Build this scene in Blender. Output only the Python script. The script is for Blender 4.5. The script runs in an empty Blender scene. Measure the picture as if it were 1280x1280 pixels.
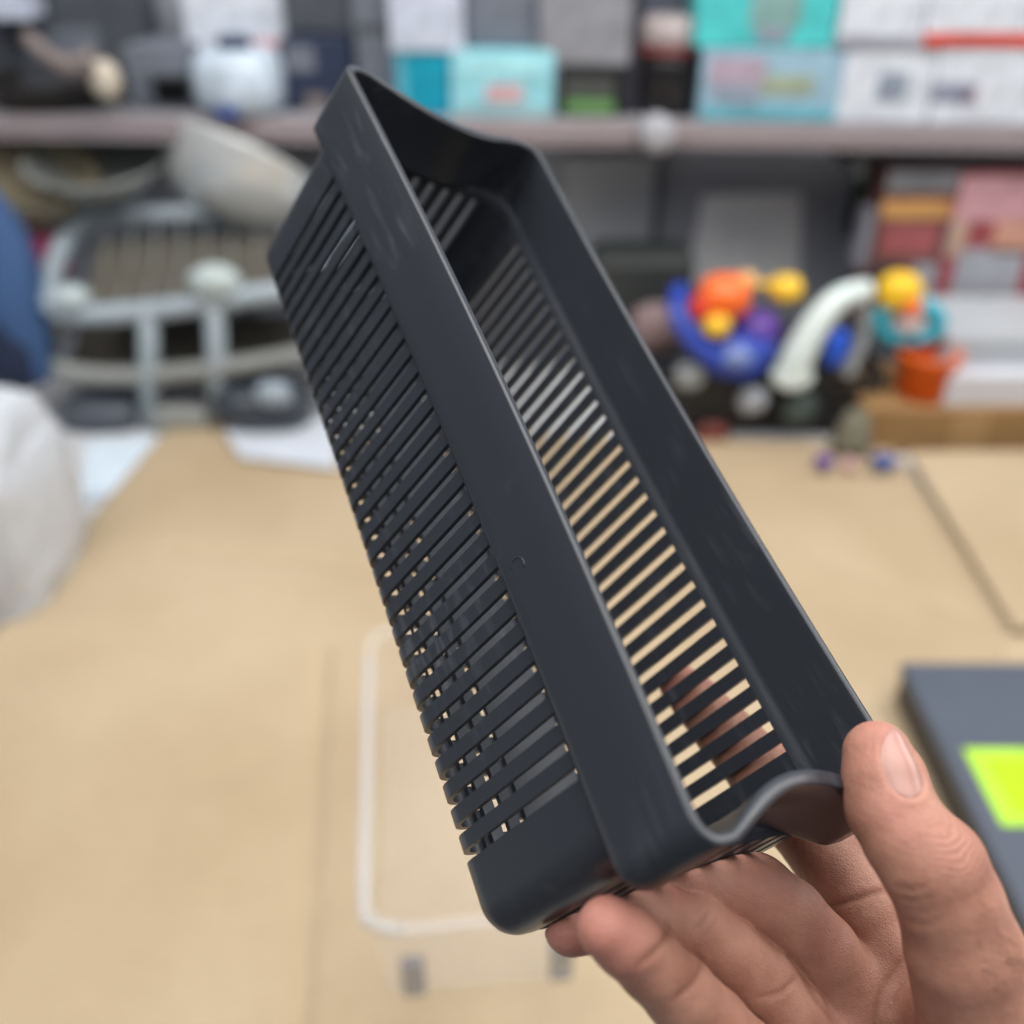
import bpy, bmesh, math, random
import numpy as np
from mathutils import Matrix, Vector, noise as mnoise
random.seed(7)
C = bpy.context.scene.collection
SC = bpy.context.scene
R_ = math.radians

# ------------------------------------------------------------------ camera, world, lamps, exposure
CAM_H, PITCH, FPX = 0.85, R_(33.0), 1223.9           # metres above the table, tilt down, focal length for a 1280 px frame
cd = bpy.data.cameras.new('camera'); cam = bpy.data.objects.new('camera', cd); C.objects.link(cam)
cam.location = (0, 0, CAM_H); cam.rotation_euler = (math.pi / 2 - PITCH, 0, 0)
cd.sensor_width = 36.0; cd.lens = FPX / 1280 * 36.0; cd.clip_start = 0.01; cd.clip_end = 60
cd.dof.use_dof = True; cd.dof.focus_distance = 0.286; cd.dof.aperture_fstop = 4.6; cd.dof.aperture_blades = 0
SC.camera = cam
CAMW = Matrix.Translation(cam.location) @ cam.rotation_euler.to_matrix().to_4x4()

world = bpy.data.worlds.new('World'); SC.world = world; world.use_nodes = True
bg = world.node_tree.nodes['Background']; bg.inputs[0].default_value = (0.80, 0.86, 0.95, 1); bg.inputs[1].default_value = 0.14

def area(name, loc, size, size_y, power, target, col=(1, 0.985, 0.96)):
    l = bpy.data.lights.new(name, 'AREA'); l.shape = 'RECTANGLE'; l.size = size; l.size_y = size_y; l.energy = power; l.color = col
    o = bpy.data.objects.new(name, l); C.objects.link(o); o.location = loc
    o.rotation_euler = (Vector(target) - Vector(loc)).to_track_quat('-Z', 'Y').to_euler()
    return o
area('ceiling_and_fill_light', (0.65, 0.45, 2.3), 2.4, 1.7, 56, (0.3, 0.5, 0))
area('ceiling_and_fill_light', (-0.95, 0.25, 2.3), 1.8, 1.7, 34, (-0.2, 0.5, 0.1))
area('ceiling_and_fill_light', (1.3, -1.7, 2.4), 2.6, 0.8, 17, (0.5, 2.1, 0.3))  # unseen fill lamp added behind the camera to brighten the wall
area('ceiling_and_fill_light', (4.0, 1.9, 2.0), 2.4, 1.3, 75, (0.1, 0.3, 0.6))  # added side lamp out of view, there to brighten the basket rim
area('ceiling_and_fill_light', (0.1, 1.0, 2.4), 2.6, 0.6, 20, (0.0, 1.8, 0.0))

SC.view_settings.view_transform = 'Standard'; SC.view_settings.look = 'None'
SC.view_settings.exposure = -0.13; SC.view_settings.gamma = 1.0; SC.view_settings.use_curve_mapping = False
SC.render.engine = 'CYCLES'; SC.cycles.use_denoising = True
SC.cycles.max_bounces = 8; SC.cycles.transparent_max_bounces = 12; SC.cycles.caustics_refractive = False; SC.cycles.caustics_reflective = False

# ------------------------------------------------------------------ helpers
def ray(px, py):
    d = CAMW.to_3x3() @ Vector(((px - 640) / FPX, -(py - 640) / FPX, -1.0)); return d
def at_z(px, py, z):
    d = ray(px, py); k = (z - CAM_H) / d.z; return Vector(cam.location) + d * k
def at_y(px, py, y):
    d = ray(px, py); return Vector(cam.location) + d * (y / d.y)
def tag(o, label, cat, group=None):
    o['label'] = label; o['category'] = cat
    if group: o['group'] = group
    return o
def struct(o): o['kind'] = 'structure'; return o
def empty(name, loc=(0, 0, 0), rz=0.0):
    o = bpy.data.objects.new(name, None); C.objects.link(o); o.location = loc; o.rotation_euler = (0, 0, rz); o.empty_display_size = .02
    return o
def mesh(name, vs, fs, mat, parent=None, smooth=False, bevel=0.0, seg=2, subsurf=0):
    me = bpy.data.meshes.new(name); me.from_pydata([tuple(v) for v in vs], [], fs)
    if mat: me.materials.append(mat)
    bm = bmesh.new(); bm.from_mesh(me); bmesh.ops.recalc_face_normals(bm, faces=bm.faces); bm.to_mesh(me); bm.free()
    if smooth:
        for p in me.polygons: p.use_smooth = True
    o = bpy.data.objects.new(name, me); C.objects.link(o)
    if parent: o.parent = parent
    if bevel:
        m = o.modifiers.new('bevel', 'BEVEL'); m.width = bevel; m.segments = seg; m.limit_method = 'ANGLE'; m.angle_limit = R_(40)
    if subsurf:
        m = o.modifiers.new('sub', 'SUBSURF'); m.levels = subsurf; m.render_levels = subsurf
    return o
def boxv(x0, x1, y0, y1, z0, z1):
    return ([(x0, y0, z0), (x1, y0, z0), (x1, y1, z0), (x0, y1, z0), (x0, y0, z1), (x1, y0, z1), (x1, y1, z1), (x0, y1, z1)],
            [(0, 3, 2, 1), (4, 5, 6, 7), (0, 1, 5, 4), (1, 2, 6, 5), (2, 3, 7, 6), (3, 0, 4, 7)])
def box(name, b, mat, parent=None, bevel=0.003, seg=2):
    v, f = boxv(*b); return mesh(name, v, f, mat, parent, bevel=bevel, seg=seg)
def lathe(name, prof, mat, parent=None, n=32, loc=(0, 0, 0), sx=1.0, sy=1.0):
    vs, fs = [], []
    for r, z in prof:
        for k in range(n):
            a = 2 * math.pi * k / n; vs.append((loc[0] + r * sx * math.cos(a), loc[1] + r * sy * math.sin(a), loc[2] + z))
    for j in range(len(prof) - 1):
        for k in range(n):
            k2 = (k + 1) % n; fs.append((j * n + k, j * n + k2, (j + 1) * n + k2, (j + 1) * n + k))
    if prof[0][0] > 1e-6: fs.append(tuple(range(n))[::-1])
    if prof[-1][0] > 1e-6: fs.append(tuple((len(prof) - 1) * n + k for k in range(n)))
    return mesh(name, vs, fs, mat, parent, smooth=True)
def tube(name, pts, rad, mat, parent=None, n=10, closed=False):
    pts = [Vector(p) for p in pts]; N = len(pts); vs, fs = [], []
    rads = rad if isinstance(rad, (list, tuple)) else [rad] * N
    ref = None
    for i, p in enumerate(pts):
        t = (pts[(i + 1) % N] - pts[i - 1]) if closed else (pts[min(i + 1, N - 1)] - pts[max(i - 1, 0)])
        t.normalize()
        if ref is None: ref = Vector((0, 0, 1)) if abs(t.z) < .9 else Vector((1, 0, 0))
        a = (ref - t * ref.dot(t)).normalized(); b = t.cross(a); ref = a
        for k in range(n):
            w = 2 * math.pi * k / n; vs.append(p + (a * math.cos(w) + b * math.sin(w)) * rads[i])
    for i in range(N if closed else N - 1):
        j = (i + 1) % N
        for k in range(n): fs.append((i * n + k, i * n + (k + 1) % n, j * n + (k + 1) % n, j * n + k))
    if not closed: fs += [tuple(range(n))[::-1], tuple((N - 1) * n + k for k in range(n))]
    return mesh(name, vs, fs, mat, parent, smooth=True)
def smoothpath(pts, n=8, closed=False):
    pts = [Vector(p) for p in pts]; N = len(pts); out = []
    for i in range(N if closed else N - 1):
        p0 = pts[(i - 1) % N] if closed or i > 0 else pts[0]; p1 = pts[i]; p2 = pts[(i + 1) % N]
        p3 = pts[(i + 2) % N] if closed or i + 2 < N else pts[-1]
        for k in range(n):
            t = k / n
            out.append(0.5 * ((2 * p1) + (p2 - p0) * t + (2 * p0 - 5 * p1 + 4 * p2 - p3) * t * t + (3 * p1 - p0 - 3 * p2 + p3) * t ** 3))
    if not closed: out.append(pts[-1])
    return out
def blob(name, center, rx, ry, rz, mat, parent=None, amp=0.0, scale=3.0, seed=0, sub=4, pw=1.0):
    bm = bmesh.new(); bmesh.ops.create_icosphere(bm, subdivisions=sub, radius=1.0)
    for v in bm.verts:
        d = v.co.normalized()
        d = Vector([math.copysign(abs(c) ** pw, c) for c in d])
        k = 1 + amp * mnoise.noise(d * scale + Vector((seed * 7.1, seed * 3.3, seed)))
        v.co = Vector((center[0] + d.x * rx * k, center[1] + d.y * ry * k, center[2] + d.z * rz * k))
    me = bpy.data.meshes.new(name); bm.to_mesh(me); bm.free()
    for p in me.polygons: p.use_smooth = True
    me.materials.append(mat); o = bpy.data.objects.new(name, me); C.objects.link(o)
    if parent: o.parent = parent
    return o

# ------------------------------------------------------------------ materials
def pm(name, col, rough=0.5, var=0.08, scale=20.0, bump=0.0, bscale=200.0, metal=0.0, spec=0.5, trans=0.0, alpha=1.0, sss=0.0, coat=0.0, col2=None, stretch=None, emit=None):
    m = bpy.data.materials.new(name); m.use_nodes = True; nt = m.node_tree; b = nt.nodes['Principled BSDF']
    b.inputs['Roughness'].default_value = rough; b.inputs['Metallic'].default_value = metal
    b.inputs['Specular IOR Level'].default_value = spec; b.inputs['Transmission Weight'].default_value = trans
    b.inputs['Alpha'].default_value = alpha; b.inputs['Coat Weight'].default_value = coat
    if sss: b.inputs['Subsurface Weight'].default_value = sss; b.inputs['Subsurface Radius'].default_value = (0.01, 0.005, 0.003); b.inputs['Subsurface Scale'].default_value = 1.0
    tc = nt.nodes.new('ShaderNodeTexCoord'); src = tc.outputs['Object']
    if stretch:
        mp = nt.nodes.new('ShaderNodeMapping'); mp.inputs['Scale'].default_value = stretch; nt.links.new(src, mp.inputs[0]); src = mp.outputs[0]
    n = nt.nodes.new('ShaderNodeTexNoise'); n.inputs['Scale'].default_value = scale; n.inputs['Detail'].default_value = 5; nt.links.new(src, n.inputs['Vector'])
    r = nt.nodes.new('ShaderNodeValToRGB'); r.color_ramp.elements[0].position = 0.3; r.color_ramp.elements[1].position = 0.7
    c2 = col2 or tuple(min(1, c * (1 + var)) for c in col); c1 = col if col2 else tuple(c * (1 - var) for c in col)
    r.color_ramp.elements[0].color = (*c1, 1); r.color_ramp.elements[1].color = (*c2, 1)
    nt.links.new(n.outputs['Fac'], r.inputs[0]); nt.links.new(r.outputs[0], b.inputs['Base Color'])
    if bump:
        n2 = nt.nodes.new('ShaderNodeTexNoise'); n2.inputs['Scale'].default_value = bscale; n2.inputs['Detail'].default_value = 4; nt.links.new(src, n2.inputs['Vector'])
        bp = nt.nodes.new('ShaderNodeBump'); bp.inputs['Strength'].default_value = bump; bp.inputs['Distance'].default_value = 0.001
        nt.links.new(n2.outputs['Fac'], bp.inputs['Height']); nt.links.new(bp.outputs[0], b.inputs['Normal'])
    return m
def srgb(r, g, b):
    f = lambda c: ((c / 255 + .055) / 1.055) ** 2.4 if c > 10 else c / 255 / 12.92
    return (f(r), f(g), f(b))

def plastic_basket():
    m = bpy.data.materials.new('charcoal_plastic'); m.use_nodes = True; nt = m.node_tree; b = nt.nodes['Principled BSDF']; N = nt.nodes.new; K = nt.links.new
    tc = N('ShaderNodeTexCoord')
    # faint rubbed marks and painted sheen: long soft smears, stronger where a patch mask lets them through
    mp = N('ShaderNodeMapping'); mp.inputs['Scale'].default_value = (.35, 2.2, 2.2); mp.inputs['Rotation'].default_value = (0.1, 0.25, 0.35); K(tc.outputs['Object'], mp.inputs[0])
    n1 = N('ShaderNodeTexNoise'); n1.inputs['Scale'].default_value = 120; n1.inputs['Detail'].default_value = 6; n1.inputs['Distortion'].default_value = .6; K(mp.outputs[0], n1.inputs['Vector'])
    r1 = N('ShaderNodeValToRGB'); r1.color_ramp.elements[0].position = .52; r1.color_ramp.elements[1].position = .72; K(n1.outputs['Fac'], r1.inputs[0])
    n2 = N('ShaderNodeTexNoise'); n2.inputs['Scale'].default_value = 16; n2.inputs['Detail'].default_value = 4; n2.inputs['Distortion'].default_value = .8; K(tc.outputs['Object'], n2.inputs['Vector'])
    r2 = N('ShaderNodeValToRGB'); r2.color_ramp.elements[0].position = .50; r2.color_ramp.elements[1].position = .68; K(n2.outputs['Fac'], r2.inputs[0])
    mu = N('ShaderNodeMath'); mu.operation = 'MULTIPLY'; K(r1.outputs[0], mu.inputs[0]); K(r2.outputs[0], mu.inputs[1])
    mx = N('ShaderNodeMix'); mx.data_type = 'RGBA'; mx.inputs['A'].default_value = (0.0285, 0.0325, 0.0410, 1); mx.inputs['B'].default_value = (0.070, 0.077, 0.090, 1); K(mu.outputs[0], mx.inputs['Factor'])
    K(mx.outputs['Result'], b.inputs['Base Color'])
    ro = N('ShaderNodeMapRange'); ro.inputs['To Min'].default_value = .25; ro.inputs['To Max'].default_value = .40; K(n2.outputs['Fac'], ro.inputs[0]); K(ro.outputs[0], b.inputs['Roughness'])
    n3 = N('ShaderNodeTexNoise'); n3.inputs['Scale'].default_value = 900; n3.inputs['Detail'].default_value = 3; K(tc.outputs['Object'], n3.inputs['Vector'])
    n4 = N('ShaderNodeTexNoise'); n4.inputs['Scale'].default_value = 30; n4.inputs['Detail'].default_value = 2; K(tc.outputs['Object'], n4.inputs['Vector'])
    ad = N('ShaderNodeMath'); ad.operation = 'MULTIPLY_ADD'; ad.inputs[1].default_value = 5.0; K(n4.outputs['Fac'], ad.inputs[0]); K(n3.outputs['Fac'], ad.inputs[2])
    bp = N('ShaderNodeBump'); bp.inputs['Strength'].default_value = .12; bp.inputs['Distance'].default_value = .0004; K(ad.outputs[0], bp.inputs['Height']); K(bp.outputs[0], b.inputs['Normal'])
    b.inputs['Specular IOR Level'].default_value = 0.5
    return m

def cardboard():
    m = bpy.data.materials.new('kraft_cardboard'); m.use_nodes = True; nt = m.node_tree; b = nt.nodes['Principled BSDF']; N = nt.nodes.new; K = nt.links.new
    tc = N('ShaderNodeTexCoord')
    n1 = N('ShaderNodeTexNoise'); n1.inputs['Scale'].default_value = 2.4; n1.inputs['Detail'].default_value = 4; K(tc.outputs['Object'], n1.inputs['Vector'])
    r1 = N('ShaderNodeValToRGB'); r1.color_ramp.elements[0].position = .3; r1.color_ramp.elements[1].position = .72
    r1.color_ramp.elements[0].color = (*srgb(172, 151, 122), 1); r1.color_ramp.elements[1].color = (*srgb(192, 173, 145), 1); K(n1.outputs['Fac'], r1.inputs[0])
    mp = N('ShaderNodeMapping'); mp.inputs['Scale'].default_value = (14, 90, 14); K(tc.outputs['Object'], mp.inputs[0])
    n2 = N('ShaderNodeTexNoise'); n2.inputs['Scale'].default_value = 4; n2.inputs['Detail'].default_value = 6; K(mp.outputs[0], n2.inputs['Vector'])
    mx = N('ShaderNodeMix'); mx.data_type = 'RGBA'; mx.blend_type = 'MULTIPLY'; mx.inputs['Factor'].default_value = .22; K(r1.outputs[0], mx.inputs['A']); K(n2.outputs['Color'], mx.inputs['B'])
    rf = N('ShaderNodeValToRGB'); rf.color_ramp.elements[0].position = .35; rf.color_ramp.elements[0].color = (.78, .76, .72, 1); rf.color_ramp.elements[1].position = .6; K(n2.outputs['Fac'], rf.inputs[0]); K(rf.outputs[0], mx.inputs['B'])
    K(mx.outputs['Result'], b.inputs['Base Color']); b.inputs['Roughness'].default_value = .82; b.inputs['Specular IOR Level'].default_value = .25
    bp = N('ShaderNodeBump'); bp.inputs['Strength'].default_value = .25; bp.inputs['Distance'].default_value = .001; K(n2.outputs['Fac'], bp.inputs['Height']); K(bp.outputs[0], b.inputs['Normal'])
    return m

def skin():
    m = bpy.data.materials.new('skin'); m.use_nodes = True; nt = m.node_tree; b = nt.nodes['Principled BSDF']; N = nt.nodes.new; K = nt.links.new
    tc = N('ShaderNodeTexCoord')
    n1 = N('ShaderNodeTexNoise'); n1.inputs['Scale'].default_value = 90; n1.inputs['Detail'].default_value = 6; K(tc.outputs['Object'], n1.inputs['Vector'])
    r1 = N('ShaderNodeValToRGB'); r1.color_ramp.elements[0].position = .3; r1.color_ramp.elements[1].position = .72
    r1.color_ramp.elements[0].color = (.335, .152, .106, 1); r1.color_ramp.elements[1].color = (.460, .236, .168, 1); K(n1.outputs['Fac'], r1.inputs[0])
    at = N('ShaderNodeAttribute'); at.attribute_name = 'flush'
    mx = N('ShaderNodeMix'); mx.data_type = 'RGBA'; mx.inputs['B'].default_value = (.47, .190, .155, 1); K(at.outputs['Fac'], mx.inputs['Factor']); K(r1.outputs[0], mx.inputs['A'])
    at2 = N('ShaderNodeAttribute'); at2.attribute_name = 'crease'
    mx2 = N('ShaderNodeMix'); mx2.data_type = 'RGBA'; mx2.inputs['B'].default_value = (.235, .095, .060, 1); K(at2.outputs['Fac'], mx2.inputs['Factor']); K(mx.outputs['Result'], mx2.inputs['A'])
    K(mx2.outputs['Result'], b.inputs['Base Color'])
    b.inputs['Roughness'].default_value = .52; b.inputs['Specular IOR Level'].default_value = .36
    b.inputs['Subsurface Weight'].default_value = .22; b.inputs['Subsurface Radius'].default_value = (.006, .0022, .0012); b.inputs['Subsurface Scale'].default_value = .6
    v = N('ShaderNodeTexVoronoi'); v.inputs['Scale'].default_value = 1150; v.feature = 'DISTANCE_TO_EDGE'; K(tc.outputs['Object'], v.inputs['Vector'])
    n3 = N('ShaderNodeTexNoise'); n3.inputs['Scale'].default_value = 420; n3.inputs['Detail'].default_value = 5; K(tc.outputs['Object'], n3.inputs['Vector'])
    ad = N('ShaderNodeMath'); ad.operation = 'MULTIPLY_ADD'; ad.inputs[1].default_value = 1.3; K(n3.outputs['Fac'], ad.inputs[0]); K(v.outputs['Distance'], ad.inputs[2])
    wf = N('ShaderNodeAttribute'); wf.attribute_name = 'wfield'; wm = N('ShaderNodeAttribute'); wm.attribute_name = 'wmask'
    nz = N('ShaderNodeTexNoise'); nz.inputs['Scale'].default_value = 110; nz.inputs['Detail'].default_value = 3; K(tc.outputs['Object'], nz.inputs['Vector'])
    ph = N('ShaderNodeMath'); ph.operation = 'MULTIPLY_ADD'; ph.inputs[1].default_value = 12.0; K(nz.outputs['Fac'], ph.inputs[0]); 
    fr = N('ShaderNodeMath'); fr.operation = 'MULTIPLY'; fr.inputs[1].default_value = 1.9; K(wf.outputs['Fac'], fr.inputs[0]); K(fr.outputs[0], ph.inputs[2])
    sn = N('ShaderNodeMath'); sn.operation = 'SINE'; K(ph.outputs[0], sn.inputs[0])
    ab = N('ShaderNodeMath'); ab.operation = 'ABSOLUTE'; K(sn.outputs[0], ab.inputs[0])
    pw = N('ShaderNodeMath'); pw.operation = 'POWER'; pw.inputs[1].default_value = .45; K(ab.outputs[0], pw.inputs[0])
    wk = N('ShaderNodeMath'); wk.operation = 'MULTIPLY'; K(pw.outputs[0], wk.inputs[0]); K(wm.outputs['Fac'], wk.inputs[1])
    ad2 = N('ShaderNodeMath'); ad2.operation = 'MULTIPLY_ADD'; ad2.inputs[1].default_value = 1.05; K(wk.outputs[0], ad2.inputs[0]); K(ad.outputs[0], ad2.inputs[2])
    bp = N('ShaderNodeBump'); bp.inputs['Strength'].default_value = .45; bp.inputs['Distance'].default_value = .0005; K(ad2.outputs[0], bp.inputs['Height']); K(bp.outputs[0], b.inputs['Normal'])
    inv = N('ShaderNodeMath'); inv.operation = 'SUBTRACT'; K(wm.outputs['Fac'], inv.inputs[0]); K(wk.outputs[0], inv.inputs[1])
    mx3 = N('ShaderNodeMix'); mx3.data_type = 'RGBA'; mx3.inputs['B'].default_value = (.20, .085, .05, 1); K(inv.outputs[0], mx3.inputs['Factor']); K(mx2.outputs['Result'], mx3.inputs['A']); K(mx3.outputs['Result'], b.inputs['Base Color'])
    return m

M_BASKET = plastic_basket(); M_CARD = cardboard(); M_SKIN = skin()
M_NAIL = pm('fingernail', (.43, .225, .185), .30, .07, 70, spec=.4, sss=.1)
M_HAIR = pm('body_hair', (.02, .013, .01), .6)
def flat(nm, r, g, b, **k):
    kw = dict(rough=.5, var=.06, scale=14); kw.update(k); return pm(nm, srgb(r, g, b), **kw)

# ------------------------------------------------------------------ large structure: wall, table, cardboard, shelf
YW = 2.12
M_WALL = flat('grey_wall_panel', 166, 170, 180, rough=.6); M_TABLE = flat('white_laminate', 205, 207, 210, rough=.4)
w = box('wall', (-2.6, 2.6, YW, YW + .04, -.75, 1.6), M_WALL, None, 0); struct(w)
for x in (-1.55, -.62, .285, 1.22):
    box('panel_strip', (x, x + .035, YW - .012, YW - .001, -.7, 1.55), flat('panel_strip', 96, 99, 108), w, .002)

tb = empty('table', (0, .95, -.75)); tag(tb, 'white laminate work table covered with flattened brown cardboard', 'table')
box('tabletop', (-1.5, 1.5, -.95, .93, .72, .746), M_TABLE, tb, .004)
for sx in (-1.4, 1.4):
    for sy in (-.85, .83): box('leg', (sx - .03, sx + .03, sy - .03, sy + .03, 0, .72), M_TABLE, tb, .003)

def sheet(name, corners, z, th, label, creases, seed, n=110, wav=.002):
    """a flattened carton lying on the table: bilinear grid through four corners, creased grooves and gentle waves"""
    A, B, Cc, D = [Vector((c[0], c[1], 0)) for c in corners]
    org = (A + B + Cc + D) / 4; top, bot = [], []
    for j in range(n + 1):
        for i in range(n + 1):
            u, v = i / n, j / n; P = A.lerp(B, u).lerp(D.lerp(Cc, u), v)
            h = wav * (1 + mnoise.noise(Vector((P.x * 3.1, P.y * 3.1, seed)))) + .0006 * mnoise.noise(Vector((P.x * 17, P.y * 17, seed + 3)))
            for (a, b, wd, dp) in creases:
                ab = Vector(b) - Vector(a); t = max(0, min(1, (P.xy - Vector(a)).dot(ab) / ab.length_squared)); dist = (P.xy - Vector(a) - ab * t).length
                h -= dp * math.exp(-(dist / wd) ** 2)
            top.append((P.x - org.x, P.y - org.y, max(h, -.85 * th) + th)); bot.append((P.x - org.x, P.y - org.y, 0))
    N1 = n + 1; fs = []
    for j in range(n):
        for i in range(n):
            a = j * N1 + i; fs.append((a, a + 1, a + N1 + 1, a + N1))
    off = len(top)
    rim = [i for i in range(n)] + [n + j * N1 for j in range(n)] + [n * N1 + n - i for i in range(n)] + [(n - j) * N1 for j in range(n)]
    for k in range(len(rim)): a, b = rim[k], rim[(k + 1) % len(rim)]; fs.append((a, b, b + off, a + off))
    o = mesh(name, top + bot, fs, M_CARD, smooth=True); o.location = (org.x, org.y, z); tag(o, label, 'cardboard', 'cardboard sheets on the table')
    return o
def xy(px, py, z=0.0): p = at_z(px, py, z); return (p.x, p.y)
a0, a1 = xy(-30, 826), xy(213, 536)
dl = Vector(a1) - Vector(a0)
near_l = tuple(Vector(a0) - dl * 1.35)
sheet('cardboard_sheet', (near_l, (xy(1180, 640)[0] + .03, near_l[1]), xy(1110, 560), a1), 0, .006, 'large flattened brown carton lying under the clear box, slanting left edge', [
    (xy(215, 690), xy(560, 722), .011, .010), (xy(404, 820), xy(372, 1330), .010, .009), (xy(470, 1110), xy(372, 1140), .01, .004), (xy(120, 1000), xy(330, 960), .02, .003)], 1, 230)
sheet('cardboard_sheet', (xy(1262, 800), (1.45, xy(1262, 800)[1]), (1.45, xy(1280, 575)[1]), xy(1132, 578)), .0165, .004, 'brown cardboard flap on the far right behind the dark grey box', [], 5)
sheet('cardboard_sheet', (xy(660, 900), xy(1330, 1500), xy(1245, 800), xy(700, 590)), .0105, .004, 'brown cardboard piece under the dark grey box with a straight seam', [(xy(1128, 590), xy(1240, 770), .006, .003)], 9)

# shelf unit against the wall, turned a little
SH = empty('wall_shelf', (0, YW - .2, 0), R_(-3.0)); tag(SH, 'long grey wall shelf with pinkish front edge loaded with cartons', 'shelf')
YS = 1.80                                                     # front edge of the shelf
ZS = at_y(640, 150, YS).z
M_SHELF = flat('grey_shelf_metal', 150, 150, 156, rough=.45)
def shy(px): return YS - (px - 640) / 640 * .048
def b2(px): return shy(px)
box('shelf_board', (-1.9, 1.9, YS - (YW - .2), .18, ZS - .012, ZS), M_SHELF, SH, .002)
box('front_lip', (-1.9, 1.9, YS - (YW - .2) - .004, YS - (YW - .2) - .0005, ZS - .042, ZS + .001), flat('shelf_lip', 158, 150, 154, rough=.4), SH, .001)
box('price_strip', (-1.9, 1.9, YS - (YW - .2) - .007, YS - (YW - .2) - .0045, ZS - .030, ZS - .016), flat('price_strip', 150, 136, 141, rough=.35), SH, .001)
for x in (-1.25, -.35, .62): box('bracket', (x, x + .02, -.08, .16, ZS - .1, ZS - .0125), flat('bracket', 95, 97, 102), SH, .001)

# ------------------------------------------------------------------ goods on the shelf
def carton(name, x0, x1, ytop, ybot, set_back, depth, mat, label, cat='box', group=None, patches=(), z0=None, ztop=None, bev=.003, yref=None):
    """a box whose front stands set_back behind the shelf edge; ranges are the picture columns it covers"""
    Y = shy((x0 + x1) / 2) + set_back
    a = at_y(x0, ytop, Y); b = at_y(x1, ybot, Y)
    zb = ZS if z0 is None else z0
    zt = ztop if ztop is not None else a.z
    xa, xb = at_y(x0, (ytop + ybot) / 2, Y).x, at_y(x1, (ytop + ybot) / 2, Y).x
    cx = (xa + xb) / 2; wd = (xb - xa) / 2
    t = empty(name, (cx, Y, zb), R_(-3)); tag(t, label, cat, group)
    H = zt - zb
    bd = box('carton_body', (-wd, wd, 0, depth, 0.0008, H), mat, t, bev)
    for (nm, u0, u1, v0, v1, pmx) in patches:
        box(nm, (-wd + 2 * wd * u0, -wd + 2 * wd * u1, -.0016, -.0002, H * v0, H * v1), pmx, t, .0004)
    return t, zt
W_ = lambda n, r, g, b, **k: flat(n, r, g, b, **{**dict(var=.2, scale=30), **k})
m_dgrey = W_('dark_grey_card', 78, 82, 90); m_grey = W_('grey_card', 142, 143, 150); m_bgrey = W_('blue_grey_card', 112, 118, 130)
m_white = W_('white_card', 214, 220, 230); m_lav = W_('lavender_card', 196, 204, 222); m_teal = W_('teal_card', 0, 150, 178); m_cyan = W_('pale_cyan_card', 150, 214, 226)
m_turq = W_('turquoise_card', 78, 198, 200); m_lcy = W_('light_cyan_card', 150, 184, 204); m_black = W_('black_card', 22, 22, 25); m_navy = W_('navy_card', 38, 50, 74)
m_red = W_('red_print', 206, 72, 58); m_pink = W_('pink_print', 208, 168, 172); m_green = W_('green_print', 106, 150, 92); m_gprint = W_('grey_print', 140, 150, 168)
m_olive = W_('olive_print', 160, 172, 150); m_taupe = W_('taupe_plastic', 122, 112, 110); m_cream = W_('cream', 196, 186, 170); m_blue = W_('blue_print', 60, 84, 150)

carton('storage_carton', -60, 182, -60, 130, .17, .08, m_dgrey, 'tall dark grey carton standing behind the frying pan on the shelf', patches=[('print_or_shade_panel', .35, .75, .25, .5, m_bgrey)])
carton('small_box', -40, 30, -40, 26, .09, .07, m_lav, 'pale small box on top of the shelf stack above the frying pan', z0=at_y(0, 26, shy(0) + .09).z)
# frying pan
Y = shy(70) + .10; p0 = at_y(72, 128, Y); fp = empty('frying_pan', (p0.x, Y, ZS)); tag(fp, 'black frying pan with taupe handle lying on the shelf', 'pan')
lathe('pan_body', [(.085, .001), (.105, .006), (.118, .05), (.1215, .051), (.1215, .047), (.108, .012), (0, .009)], W_('black_enamel', 40, 38, 38, rough=.3), fp, 40, sx=1.05)
q0, q1, q2 = at_y(32, 45, Y - .09), at_y(80, 82, Y - .12), at_y(118, 76, Y - .12)
tube('handle', smoothpath([p - Vector((p0.x, Y, ZS)) for p in (q0, q1, q2)], 8), [.012 + .0008 * k for k in range(17)], m_taupe, fp, 12)
blob('handle_end', at_y(132, 100, Y - .12) - Vector((p0.x, Y, ZS)), .026, .02, .034, m_cream, fp)
# grey appliance with black opening
t, _ = carton('toaster_oven', 158, 240, 58, 136, .05, .16, m_bgrey, 'grey box oven with square black opening beside the white jug', 'oven', patches=[('door_frame', .18, .98, .04, .60, W_('frame', 86, 90, 98))])
box('door_window', (-.012, .052, -.004, -.0017, .012, .055), W_('black_glass', 4, 4, 5, rough=.2), [c for c in t.children if c.name.startswith('door_frame')][0], .001)
# white jug
Y = shy(295) - .01; p0 = at_y(295, 150, Y); jg = empty('white_jug', (p0.x, Y + .06, ZS)); tag(jg, 'white rounded plastic jug at the shelf edge with dark blue cap detail', 'jug')
mj = W_('white_plastic', 190, 204, 218, rough=.35)
H = at_y(295, 66, Y).z - ZS
lathe('jug_body', [(.06, .001), (.076, .01), (.08, .04), (.08, H - .03), (.07, H - .008), (.05, H)], mj, jg, 36)
lathe('jug_cap', [(.03, H - .002), (.03, H + .014), (.026, H + .018), (0, H + .018)], m_navy, jg, 24)
box('label_patch', (-.03, .012, -.0835, -.0795, .004, .022), m_blue, jg, .001)
carton('white_carton', 224, 356, -50, 48, .12, .12, m_white, 'white carton with blue and red print stacked above the white jug', z0=at_y(290, 64, shy(290) + .12).z, patches=[('print_or_shade_panel', .38, .62, .02, .2, m_blue), ('print_or_shade_panel', .64, .9, .03, .16, m_pink)])
carton('plain_carton', 236, 348, 64, 140, .14, .1, m_dgrey, 'dark carton hidden behind the white jug carrying the white carton', ztop=at_y(290, 64, shy(290) + .12).z - .001)
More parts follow.
